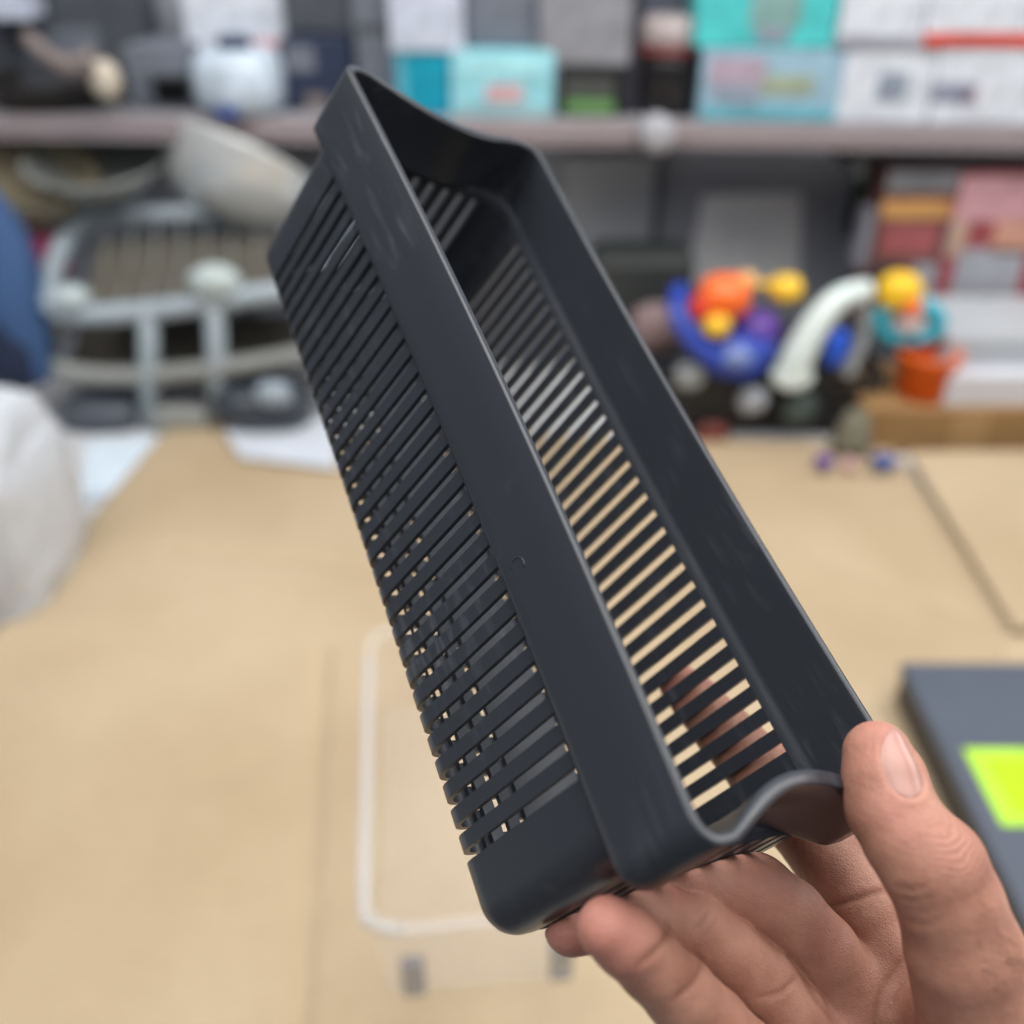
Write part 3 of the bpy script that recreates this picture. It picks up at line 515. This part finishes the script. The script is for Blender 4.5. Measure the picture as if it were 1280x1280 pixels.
def plan(r, e, cut_in):
    """points round the rim: (u, v, nu, nv, side) with inward normal; v grows from the near wall to the far wall"""
    P_ = []
    def line(p, q, n, side):
        for k in range(n): t = k / n; P_.append([p[0] + (q[0] - p[0]) * t, p[1] + (q[1] - p[1]) * t, side])
    def arc(cx, cy, a0):
        for k in range(10): a = R_(a0 + 90 * k / 10); P_.append([cx + r * math.cos(a), cy + r * math.sin(a), 'c'])
    a_, b_ = e, Lb - e
    line((a_ + r, 0), (b_ - r, 0), 60, 'n'); arc(b_ - r, r, -90)
    line((b_, r), (b_, Wb - r), 90, 'e1'); arc(b_ - r, Wb - r, 0)
    line((b_ - r, Wb), (a_ + r, Wb), 60, 'f'); arc(a_ + r, Wb - r, 90)
    line((a_, Wb - r), (a_, r), 90, 'e0'); arc(a_ + r, r, 180)
    if cut_in:
        for p in P_:
            if p[2] == 'e0': p[0] += recess(p[1])
            if p[2] == 'e1': p[0] -= recess(p[1])
    out = []; N_ = len(P_)
    for i, (u, v, sd) in enumerate(P_):
        a, b = P_[i - 1], P_[(i + 1) % N_]; t = Vector((b[0] - a[0], b[1] - a[1])).normalized(); out.append((u, v, -t.y, t.x, sd))
    return out
PLAN_R, PLAN_B = plan(RC, 0.0, True), plan(RCB, EIN, False)
def sst(x): x = max(0, min(1, x)); return x * x * (3 - 2 * x)
def bowv(u, v, w):
    k = 4 * (u / Lb) * (1 - u / Lb); k = max(k, 0) * (.30 + .70 * w / Hb)
    f = v / Wb; return k * (B_NEAR * (1 - f) - B_FAR * f)
def L3(u, v, w): return (u * .001, -(v + bowv(u, v, w)) * .001, w * .001)
def loft_closed(name, section, mat, parent):
    """section: list of (offset, w, follows the recessed rim?, thickening)"""
    vs, fs = [], []; n, m = len(PLAN_R), len(section)
    for pr, pb in zip(PLAN_R, PLAN_B):
        rc = recess(pr[1]) if pr[4] in ('e0', 'e1') else 0.0
        for (o, w_, band) in section:
            u, v, a, b, side = pr if band else pb
            oo = o + (1.3 * sst(rc / 8) * sst((w_ - 80) / 5) if band and o > 2.0 else 0.0)
            vs.append(L3(u + a * oo, v + b * oo, w_))
    for i in range(n):
        j = (i + 1) % n
        for k in range(m): l = (k + 1) % m; fs.append((i * m + k, j * m + k, j * m + l, i * m + l))
    return mesh(name, vs, fs, mat, parent, smooth=True, bevel=0)
def ang_smooth(o, ang=35):
    m = o.modifiers.new('es', 'EDGE_SPLIT'); m.split_angle = R_(ang)
TH = 1.8
def inset(w): return 3.6 - 1.3 * w / BAND
SLOT_TOP = 57.6
sec = [(0.0, 60.6, 1), (0.0, 64, 1), (0.0, 75, 1), (0.0, 86.0, 1), (.12, 86.45, 1), (.45, 86.7, 1), (1.5, 86.75, 1), (2.55, 86.7, 1), (2.9, 86.4, 1), (3.0, 85.8, 1), (2.9, 84, 1), (2.7, 75, 1), (2.6, 63.2, 1), (2.8, 61.6, 1), (3.5, 60.6, 0), (inset(58) + TH, SLOT_TOP, 0), (inset(58), SLOT_TOP, 0), (inset(58), 59.55, 0), (1.6, 59.7, 0), (.25, 59.9, 1)]
rim = loft_closed('rim_band', sec, M_BASKET, BK); ang_smooth(rim, 42)
# wall profile of the body: offset, w  (outer going down, floor edge, inner going up)
RF = 8.0
def profile(top=SLOT_TOP + .3):
    po = [(inset(top), top)] + [(inset(w_), w_) for w_ in (40, 25, RF + 3)]
    c0 = inset(RF)
    for k in range(0, 7): a = R_(90 * k / 6); po.append((c0 + RF - RF * math.cos(a), RF - RF * math.sin(a)))
    po.append((c0 + RF + 3.0, 0))
    pi = [(c0 + RF + 3.0, TH)]
    r2 = RF - TH
    for k in range(6, -1, -1): a = R_(90 * k / 6); pi.append((c0 + RF - r2 * math.cos(a), RF - r2 * math.sin(a)))
    pi += [(inset(w_) + TH, w_) for w_ in (RF + 3, 25, 40)] + [(inset(top) + TH, top)]
    return po + pi
PROF = profile()
def loft_open(name, pts, parent, smooth=True, bev=.0003):
    vs, fs = [], []; m = len(PROF)
    for (u, v, a, b) in pts:
        for (o, w_) in PROF: vs.append(L3(u + a * o, v + b * o, w_))
    for i in range(len(pts) - 1):
        for k in range(m): l = (k + 1) % m; fs.append((i * m + k, (i + 1) * m + k, (i + 1) * m + l, i * m + l))
    h = m // 2
    for e in (0, len(pts) - 1):
        for k in range(h - 1): fs.append((e * m + k, e * m + k + 1, e * m + m - 2 - k, e * m + m - 1 - k))
    o = mesh(name, vs, fs, M_BASKET, parent, smooth=smooth); ang_smooth(o, 40); return o
PITCHB, SLOT = 7.63, 3.15
slots_u = [150 + (k - 15.5) * PITCHB for k in range(32)]
n_end = 9; PE = 7.7
slots_v = [Wb / 2 + (k - (n_end - 1) / 2) * PE for k in range(n_end)]
for side in ('n', 'f'):
    v, b = (0, 1) if side == 'n' else (Wb, -1)
    for k in range(31):
        u0, u1 = slots_u[k] + SLOT / 2, slots_u[k + 1] - SLOT / 2
        loft_open('slat', [(u0, v, 0, b), (u1, v, 0, b)], BK)
for u, a in ((EIN, 1), (Lb - EIN, -1)):
    for k in range(n_end - 1):
        v0, v1 = slots_v[k] + SLOT / 2, slots_v[k + 1] - SLOT / 2
        loft_open('slat', [(u, v0, a, 0), (u, v1, a, 0)], BK)
ue, ve = slots_u[0] - SLOT / 2, slots_v[0] - SLOT / 2
def corner(cu, cv, su, sv):
    cu0 = cu; cu = cu + su * EIN
    seq = [(cu + su * (RCB - RCB * math.sin(R_(9 * k))), cv + sv * (RCB - RCB * math.cos(R_(9 * k))), su * math.sin(R_(9 * k)), sv * math.cos(R_(9 * k))) for k in range(11)]
    u_edge = ue if su > 0 else Lb - ue
    pts = [(u_edge + (cu + su * RCB - u_edge) * t, cv, 0, sv) for t in (0, .5)] + seq
    if ve > RCB + .2: pts += [(cu, cv + sv * ve, su, 0)]
    loft_open('corner_wall', pts, BK)
for (cu, su) in ((0, 1), (Lb, -1)):
    for (cv, sv) in ((0, 1), (Wb, -1)): corner(cu, cv, su, sv)
# floor: border plus long bars with open slots between, two cross ties
F0 = inset(RF) + RF + 2.6
FSL = [15.6, 23.4, 31.2, 62.6, 70.4, 78.2]
def fbox(name, u0, u1, v0, v1, w0=.15, w1=1.85):
    vs = []; n = 14
    for i in range(n + 1):
        u = u0 + (u1 - u0) * i / n
        for (v, w_) in ((v0, w0), (v1, w0), (v1, w1), (v0, w1)): vs.append(L3(u, v, w_))
    fs = [(0, 1, 2, 3), (n * 4, n * 4 + 3, n * 4 + 2, n * 4 + 1)]
    for i in range(n):
        for k in range(4): fs.append((i * 4 + k, i * 4 + (k + 1) % 4, i * 4 + 4 + (k + 1) % 4, i * 4 + 4 + k))
    return mesh(name, vs, fs, M_BASKET, BK)
FE = 30.0
fbox('floor_end', F0 + EIN, FE, F0, Wb - F0); fbox('floor_end', Lb - FE, Lb - F0 - EIN, F0, Wb - F0)
edges = [F0] + [e for c in FSL for e in (c - SLOT / 2, c + SLOT / 2)] + [Wb - F0]
for k in range(0, len(edges), 2): fbox('floor_panel' if k == 6 else 'floor_bar', FE, Lb - FE, edges[k], edges[k + 1], 1.8, 3.5)
for k in range(31):
    u0, u1 = slots_u[k] + SLOT / 2, slots_u[k + 1] - SLOT / 2
    if u1 > FE + .5 and u0 < Lb - FE - .5: fbox('floor_slat', max(u0, FE + .1), min(u1, Lb - FE - .1), F0 + .2, Wb - F0 - .2, .1, 1.75)
# small moulding ring on the near rim
mk = []
for k in range(15): a = R_(-70 + 14 * k); mk.append(L3(88 + 2.6 * math.cos(a), -.02, 66.5 + 2.6 * math.sin(a)))
tube('mould_mark', mk, .00022, M_BASKET, rim, 6)

# ------------------------------------------------------------------ the hand
def cp(px, py, d): return np.array([(px - 640) / FPX * d, (py - 640) / FPX * d, d])
J = {
 'thumb': [(1097, 944, 260, 9.0), (1105, 975, 257, 10.4), (1113, 1010, 254, 11.2), (1138, 1050, 250, 11.6), (1166, 1082, 247, 12.9), (1186, 1125, 247, 12.8), (1206, 1190, 249, 14.4), (1232, 1290, 256, 16.5), (1285, 1440, 272, 20)],
 'index': [(850, 856, 347, 7.3), (872, 878, 342, 8.6), (905, 915, 335, 9.8), (955, 968, 324, 11.2), (1000, 1025, 316, 11.4), (1045, 1085, 309, 11.8), (1085, 1140, 302, 12.2), (1115, 1195, 298, 12.5)],
 'middle': [(830, 1104, 278, 8), (860, 1100, 280, 9.5), (900, 1104, 282, 10.6), (945, 1117, 284, 11.2), (985, 1146, 287, 11.0), (1025, 1190, 290, 11.3), (1068, 1255, 292, 12)],
 'ring': [(714, 1160, 266, 7.4), (760, 1148, 269, 8.4), (815, 1146, 270, 9.4), (862, 1160, 271, 10.2), (905, 1188, 274, 9.8), (945, 1222, 278, 10.2), (985, 1268, 282, 10.8), (1022, 1318, 286, 11.8)],
 'pinky': [(760, 1160, 238, 7.6), (783, 1176, 240, 8.5), (815, 1207, 244, 8.6), (850, 1242, 249, 9.2), (890, 1282, 255, 9.6), (930, 1325, 262, 10.4), (975, 1385, 270, 11.5)],
}
PALM = [((1115, 1195, 298, 12.5), (1200, 1420, 300, 19)), ((1068, 1255, 292, 12), (1185, 1460, 298, 20)), ((1022, 1318, 286, 11.8), (1170, 1490, 294, 20)), ((975, 1385, 272, 11.5), (1140, 1540, 286, 20)),
        ((1200, 1420, 300, 19), (1330, 1760, 310, 26)), ((1140, 1540, 286, 20), (1290, 1790, 305, 25)), ((1285, 1440, 272, 20), (1350, 1760, 300, 25)),
        ((1330, 1760, 310, 27), (1500, 2250, 340, 33)), ((1290, 1790, 305, 26), (1440, 2290, 335, 33)),
        ((1115, 1198, 297, 11), (1068, 1258, 291, 11)), ((1068, 1258, 291, 11.2), (1022, 1320, 285, 11)), ((1022, 1320, 285, 11), (975, 1387, 271, 10.5)),
        ((1230, 1300, 262, 13), (1130, 1265, 294, 12)), ((1190, 1345, 280, 15), (1250, 1430, 276, 19))]
PADS = []
def rcone(Pn, a, ra, b, rb):
    ba = b - a; l2 = ba @ ba; rr = ra - rb; a2 = max(l2 - rr * rr, 1e-6); il2 = 1 / l2
    pa = Pn - a; y = pa @ ba; z = y - l2
    t = pa * l2 - np.outer(y, ba); x2 = np.einsum('ij,ij->i', t, t); y2 = y * y * l2; z2 = z * z * l2
    k = np.sign(rr) * rr * rr * x2
    d = (np.sqrt(x2 * a2 * il2) + y * rr) * il2 - ra
    m1 = np.sign(z) * a2 * z2 > k; m2 = (np.sign(y) * a2 * y2 < k) & ~m1
    d = np.where(m1, np.sqrt(x2 + z2) * il2 - rb, d); d = np.where(m2, np.sqrt(x2 + y2) * il2 - ra, d)
    return d
def smin(a, b, k): h = np.clip(.5 + .5 * (b - a) / k, 0, 1); return b * (1 - h) + a * h - k * h * (1 - h)
JC = {n: [(cp(*q[:3]), q[3]) for q in pts] for n, pts in J.items()}
PC = [((cp(*a[:3]), a[3]), (cp(*b[:3]), b[3])) for a, b in PALM]
def basket_sdf(Pn):
    q = (Pn - TB) @ RB; u, v, w_ = q[:, 0], -q[:, 1], q[:, 2]
    v = v - np.array([0.0]) 
    k = np.clip(4 * u / Lb * (1 - u / Lb), 0, 1) * .55
    v = v - k * (B_NEAR * (1 - v / Wb) - B_FAR * v / Wb)
    def rb(u0, u1, v0, v1, w0, w1, r):
        du = np.abs(u - (u0 + u1) / 2) - (u1 - u0) / 2 + r; dv = np.abs(v - (v0 + v1) / 2) - (v1 - v0) / 2 + r
        d2 = np.hypot(np.maximum(du, 0), np.maximum(dv, 0)) + np.minimum(np.maximum(du, dv), 0) - r
        dw = np.abs(w_ - (w0 + w1) / 2) - (w1 - w0) / 2 + 5
        return np.hypot(np.maximum(d2 + 5, 0), np.maximum(dw, 0)) + np.minimum(np.maximum(d2 + 5, dw), 0) - 5
    body = rb(2.6 + EIN, Lb - 7, 2.8, Wb - 2.8, 0, 64, RCB); band = rb(0, Lb, 0, Wb, BAND - .2, Hb + 20, RC)
    return np.minimum(body, band)
def hand_sdf(Pn):
    palm = None
    for (a, ra), (b, rb_) in PC:
        d = rcone(Pn, a, ra, b, rb_); palm = d if palm is None else smin(palm, d, 6.0)
    for q, g in PADS:
        if g == 'palm': palm = smin(palm, np.linalg.norm(Pn - cp(*q[:3]), axis=1) - q[3], 8)
    bsk = basket_sdf(Pn); tot = None
    for n, ch in JC.items():
        f = None
        for (a, ra), (b, rb_) in zip(ch[:-1], ch[1:]):
            d = rcone(Pn, a, ra, b, rb_); f = d if f is None else smin(f, d, 1.6)
        for q, g in PADS:
            if g == n: f = smin(f, np.linalg.norm(Pn - cp(*q[:3]), axis=1) - q[3], 5)
        if n != 'thumb': f = -smin(-f, bsk - .15, 1.2)
        g = smin(palm, f, 3.5 if n != 'thumb' else 4.0)
        tot = g if tot is None else smin(tot, g, .5)
    return tot
# creases: pixel polylines on the skin seen from the palm side (px, py), width mm, depth mm, darkening
CREASES = [
 ([(1036, 1132), (1068, 1124), (1098, 1114), (1122, 1108)], 290, 1.1, 1.1, .9),
 ([(798, 1206), (818, 1190), (833, 1170), (832, 1152)], 240, .9, .75, .7),
 ([(845, 1248), (868, 1228), (876, 1205), (866, 1182)], 246, .9, .75, .65),
 ([(868, 1162), (878, 1150), (886, 1138)], 262, .8, .6, .6), ([(878, 1172), (890, 1158), (896, 1146)], 263, .6, .35, .4),
 ([(1000, 1212), (1022, 1250), (1050, 1290), (1062, 1340)], 280, 1.0, .7, .5), ([(950, 1246), (975, 1240), (996, 1222)], 270, 1.0, .6, .5),
 ([(1138, 1190), (1118, 1212), (1100, 1245), (1092, 1300)], 276, 1.1, .7, .6),
 ([(1112, 1262), (1124, 1232), (1140, 1215)], 268, .7, .4, .35),
 ([(1120, 1108), (1140, 1112), (1158, 1108)], 236, .8, .5, .4),
]
def arcs():
    out = []
    for k in range(2): out.append(([(1118 + 14 * k, 1120 + 30 * k), (1140 + 14 * k, 1126 + 30 * k), (1166 + 12 * k, 1120 + 30 * k)], 236, .8, .25, .2))
    return out
CREASES += arcs()
NAIL_L = [(1112, 908), (1103, 926), (1099, 942), (1102, 962), (1110, 980), (1121, 993), (1133, 999)]
NAIL_R = [(1127, 910), (1138, 926), (1147, 944), (1155, 962), (1159, 979), (1155, 992), (1145, 999)]
def poly_sd(pix, poly):
    best = np.full(len(pix), 1e9); ins = np.zeros(len(pix), bool); n_ = len(poly)
    for i in range(n_):
        a, b = poly[i], poly[(i + 1) % n_]; ab = b - a; t = np.clip(((pix - a) @ ab) / (ab @ ab + 1e-9), 0, 1); best = np.minimum(best, np.linalg.norm(pix - a - t[:, None] * ab, axis=1))
        c = ((a[1] > pix[:, 1]) != (b[1] > pix[:, 1])); xi = (b[0] - a[0]) * (pix[:, 1] - a[1]) / (b[1] - a[1] + 1e-9) + a[0]; ins ^= c & (pix[:, 0] < xi)
    return np.where(ins, -best, best)
def build_hand():
    bm = bmesh.new()
    def cone(a, ra, b, rb_):
        ln = np.linalg.norm(b - a); n = max(2, int(ln / 5) + 1)
        for k in range(n + 1):
            t = k / n; c = a + (b - a) * t; r = ra + (rb_ - ra) * t
            bmesh.ops.create_icosphere(bm, subdivisions=2, radius=r * .001, matrix=Matrix.Translation(Vector(c * .001)))
    for ch in JC.values():
        for (a, ra), (b, rb_) in zip(ch[:-1], ch[1:]): cone(a, ra, b, rb_)
    for (a, ra), (b, rb_) in PC: cone(a, ra, b, rb_)
    me = bpy.data.meshes.new('tmp'); bm.to_mesh(me); bm.free(); ob = bpy.data.objects.new('tmp', me); C.objects.link(ob)
    r = ob.modifiers.new('r', 'REMESH'); r.mode = 'VOXEL'; r.voxel_size = .0010
    s = ob.modifiers.new('s', 'SMOOTH'); s.iterations = 3; s.factor = .5
    dg = bpy.context.evaluated_depsgraph_get(); dg.update(); m2 = bpy.data.meshes.new_from_object(ob.evaluated_get(dg))
    bpy.data.objects.remove(ob); bpy.data.meshes.remove(me)
    n = len(m2.vertices); Vv = np.empty(n * 3); m2.vertices.foreach_get('co', Vv); Vv = Vv.reshape(-1, 3) * 1000
    ed = np.empty(len(m2.edges) * 2, int); m2.edges.foreach_get('vertices', ed); ed = ed.reshape(-1, 2)
    deg = np.bincount(ed.ravel(), minlength=n)[:, None]
    def grad(Q_, e=.15):
        g = np.stack([hand_sdf(Q_ + np.eye(3)[i] * e) - hand_sdf(Q_ - np.eye(3)[i] * e) for i in range(3)], 1); return g / (np.linalg.norm(g, axis=1, keepdims=True) + 1e-9)
    for it in range(5):
        g = grad(Vv); d = hand_sdf(Vv); Vv = Vv - g * np.clip(d, -2.5, 2.5)[:, None] * .9
        if it < 4:
            acc = np.zeros_like(Vv); np.add.at(acc, ed[:, 0], Vv[ed[:, 1]]); np.add.at(acc, ed[:, 1], Vv[ed[:, 0]])
            Vv = Vv * .6 + acc / np.maximum(deg, 1) * .4
    g = grad(Vv, .4)
    # creases cut along the surface that faces the camera
    pix = np.c_[640 + FPX * Vv[:, 0] / Vv[:, 2], 640 + FPX * Vv[:, 1] / Vv[:, 2]]; facing = -(g * (Vv / np.linalg.norm(Vv, axis=1, keepdims=True))).sum(1)
    dep = np.zeros(n); crs = np.zeros(n)
    for pts, dz, wd, dp, dark in CREASES:
        poly = smoothpath([(x, y, 0) for x, y in pts], 5); arr = np.array([[p_.x, p_.y] for p_ in poly]); best = np.full(n, 1e9)
        tt = np.zeros(n)
        for i in range(len(arr) - 1):
            a, b = arr[i], arr[i + 1]; ab = b - a; t = np.clip(((pix - a) @ ab) / (ab @ ab), 0, 1); dd = np.linalg.norm(pix - a - t[:, None] * ab, axis=1)
            up_ = dd < best; best = np.where(up_, dd, best); tt = np.where(up_, (i + t) / (len(arr) - 1), tt)
        mm = best * Vv[:, 2] / FPX; fade = np.sin(np.pi * np.clip(tt * .86 + .07, 0, 1)) ** .5
        ok = (facing > .05) & (np.abs(Vv[:, 2] - dz) < 22)
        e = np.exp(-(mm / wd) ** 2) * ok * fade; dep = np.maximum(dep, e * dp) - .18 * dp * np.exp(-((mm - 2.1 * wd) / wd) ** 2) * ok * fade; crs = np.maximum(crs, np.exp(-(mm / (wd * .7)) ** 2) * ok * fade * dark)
    Vv = Vv - g * dep[:, None]
    npoly = np.array([[p_.x, p_.y] for p_ in smoothpath([(x, y, 0) for x, y in NAIL_L], 4)] + [[p_.x, p_.y] for p_ in reversed(smoothpath([(x, y, 0) for x, y in NAIL_R], 4))])
    sd = poly_sd(pix, npoly) * Vv[:, 2] / FPX; onth = (facing > -.1) & (Vv[:, 2] < 268); tipf = np.clip((pix[:, 1] - 905) / 14, 0, 1)
    bed = -.75 * np.clip(-sd / .9 + .1, 0, 1); fold = .20 * np.exp(-((sd - .7) / .9) ** 2) * (sd > -.5) * tipf
    Vv = Vv + g * ((bed + fold) * onth)[:, None]
    flush = np.zeros(n)
    for nm_, rad, amt in (('thumb', 17, .5), ('index', 16, .8), ('middle', 16, .7), ('ring', 16, .85), ('pinky', 15, 1.0)):
        flush = np.maximum(flush, amt * np.clip(1 - np.linalg.norm(Vv - JC[nm_][0][0], axis=1) / rad, 0, 1) ** .7)
    for q, rad, amt in (((1115, 1020, 243), 11, .45), ((1040, 1150, 280), 14, .3), ((1205, 1060, 236), 10, .35), ((940, 1100, 276), 18, .3)):
        flush = np.maximum(flush, amt * np.clip(1 - np.linalg.norm(Vv - cp(*q), axis=1) / rad, 0, 1))
    kc = cp(1207, 1058, 236); dv = Vv - kc; ax_ = np.array([.42, .9, 0]); al = dv @ ax_; wfield = al + .03 * ((dv ** 2).sum(1) - al ** 2); wr = np.sqrt((dv ** 2).sum(1)); wmask = np.clip(1.15 - wr / 9.5, 0, 1) ** .8
    org = cp(1330, 1760, 310)
    base = np.array(CAMW @ flip)
    Wv = np.c_[Vv * .001, np.ones(n)] @ base.T; wo = np.r_[org * .001, 1] @ base.T
    m2.vertices.foreach_set('co', (Wv[:, :3] - wo[:3]).astype(np.float32).ravel())
    for nm_, ar in (('flush', flush), ('crease', crs), ('wfield', wfield), ('wmask', wmask)):
        at = m2.attributes.new(nm_, 'FLOAT', 'POINT'); at.data.foreach_set('value', ar.astype(np.float32))
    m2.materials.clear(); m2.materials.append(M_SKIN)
    for p_ in m2.polygons: p_.use_smooth = True
    m2.update(); m2.name = 'hand'
    o = bpy.data.objects.new('hand', m2); C.objects.link(o); o.location = wo[:3]
    tag(o, 'bare hand gripping the lower end of the charcoal basket, thumb on its rim', 'hand')
    def toworld(q): return Vector((np.r_[np.asarray(q) * .001, 1] @ base.T)[:3] - wo[:3])
    return o, toworld
HAND, HW = build_hand()
# thumb nail: curved plate laid on the skin
def surf(pxy, d0=225.0):
    """points of the skin under a list of picture points, with outward normals"""
    pxy = np.asarray(pxy, float); q = np.stack([cp(x, y, d0) for x, y in pxy]); dirn = q / np.linalg.norm(q, axis=1, keepdims=True)
    best = np.full(len(q), 1e9); bq = q.copy()
    for _ in range(45):
        s = hand_sdf(q); up_ = s < best; best = np.where(up_, s, best); bq = np.where(up_[:, None], q, bq)
        q = q + dirn * np.maximum(s * .9, .0 if _ > 40 else .02)[:, None] * (s > .01)[:, None]
    q = bq; e = .3; hit = best < .5
    for _ in range(3):
        g = np.stack([hand_sdf(q + np.eye(3)[i] * e) - hand_sdf(q - np.eye(3)[i] * e) for i in range(3)], 1); g /= np.linalg.norm(g, axis=1, keepdims=True) + 1e-9
        q = q - g * hand_sdf(q)[:, None]
    return q, g, hit
def nail():
    left, right = NAIL_L, NAIL_R
    lp, rp = smoothpath([(x, y, 0) for x, y in left], 5), smoothpath([(x, y, 0) for x, y in right], 5)
    fs = []; m = 11; n = len(lp); pq, hh = [], []
    for i in range(n):
        for k in range(m):
            t = -.10 + 1.16 * k / (m - 1); pq.append((lp[i].x + (rp[i].x - lp[i].x) * t, lp[i].y + (rp[i].y - lp[i].y) * t))
            e = min(k, m - 1 - k) / (m - 1) * 2; hh.append(-.55 + .50 * sst(e * 1.6) - .25 * sst((i - n + 7) / 6))
    q, g, _h = surf(pq); vs = [HW(a_) for a_ in q + g * np.array(hh)[:, None]]
    for i in range(n - 1):
        for k in range(m - 1): a = i * m + k; fs.append((a, a + 1, a + m + 1, a + m))
    o = mesh('thumbnail', vs, fs, M_NAIL, HAND, smooth=True); s = o.modifiers.new('t', 'SOLIDIFY'); s.thickness = .0004; s.offset = -1
    return o
nail()
def hairs():
    cu = bpy.data.curves.new('hair', 'CURVE'); cu.dimensions = '3D'; cu.bevel_depth = .000045; cu.bevel_resolution = 0
    Q_, G_, ok_ = surf([(random.gauss(1252, 16), random.gauss(1190, 26)) for _ in range(46)])
    for q, g, ok in zip(Q_, G_, ok_):
        if not ok: continue
        t = np.array([.8 + random.gauss(0, .2), .45 + random.gauss(0, .25), 0]); t -= g * (t @ g); t /= np.linalg.norm(t) + 1e-9
        ln = random.uniform(3.0, 7.0); sp = cu.splines.new('POLY'); sp.points.add(3)
        for i in range(4):
            s = i / 3; P_ = q + t * ln * s + g * (.9 * s * (1 - .45 * s)); sp.points[i].co = (*HW(P_), 1); sp.points[i].radius = 1 - .7 * s
    cu.materials.append(M_HAIR); tmp = bpy.data.objects.new('hair_tmp', cu); C.objects.link(tmp)
    dg = bpy.context.evaluated_depsgraph_get(); me = bpy.data.meshes.new_from_object(tmp.evaluated_get(dg)); bpy.data.objects.remove(tmp)
    o = bpy.data.objects.new('hair', me); C.objects.link(o); o.parent = HAND; o['kind'] = 'stuff'
hairs()
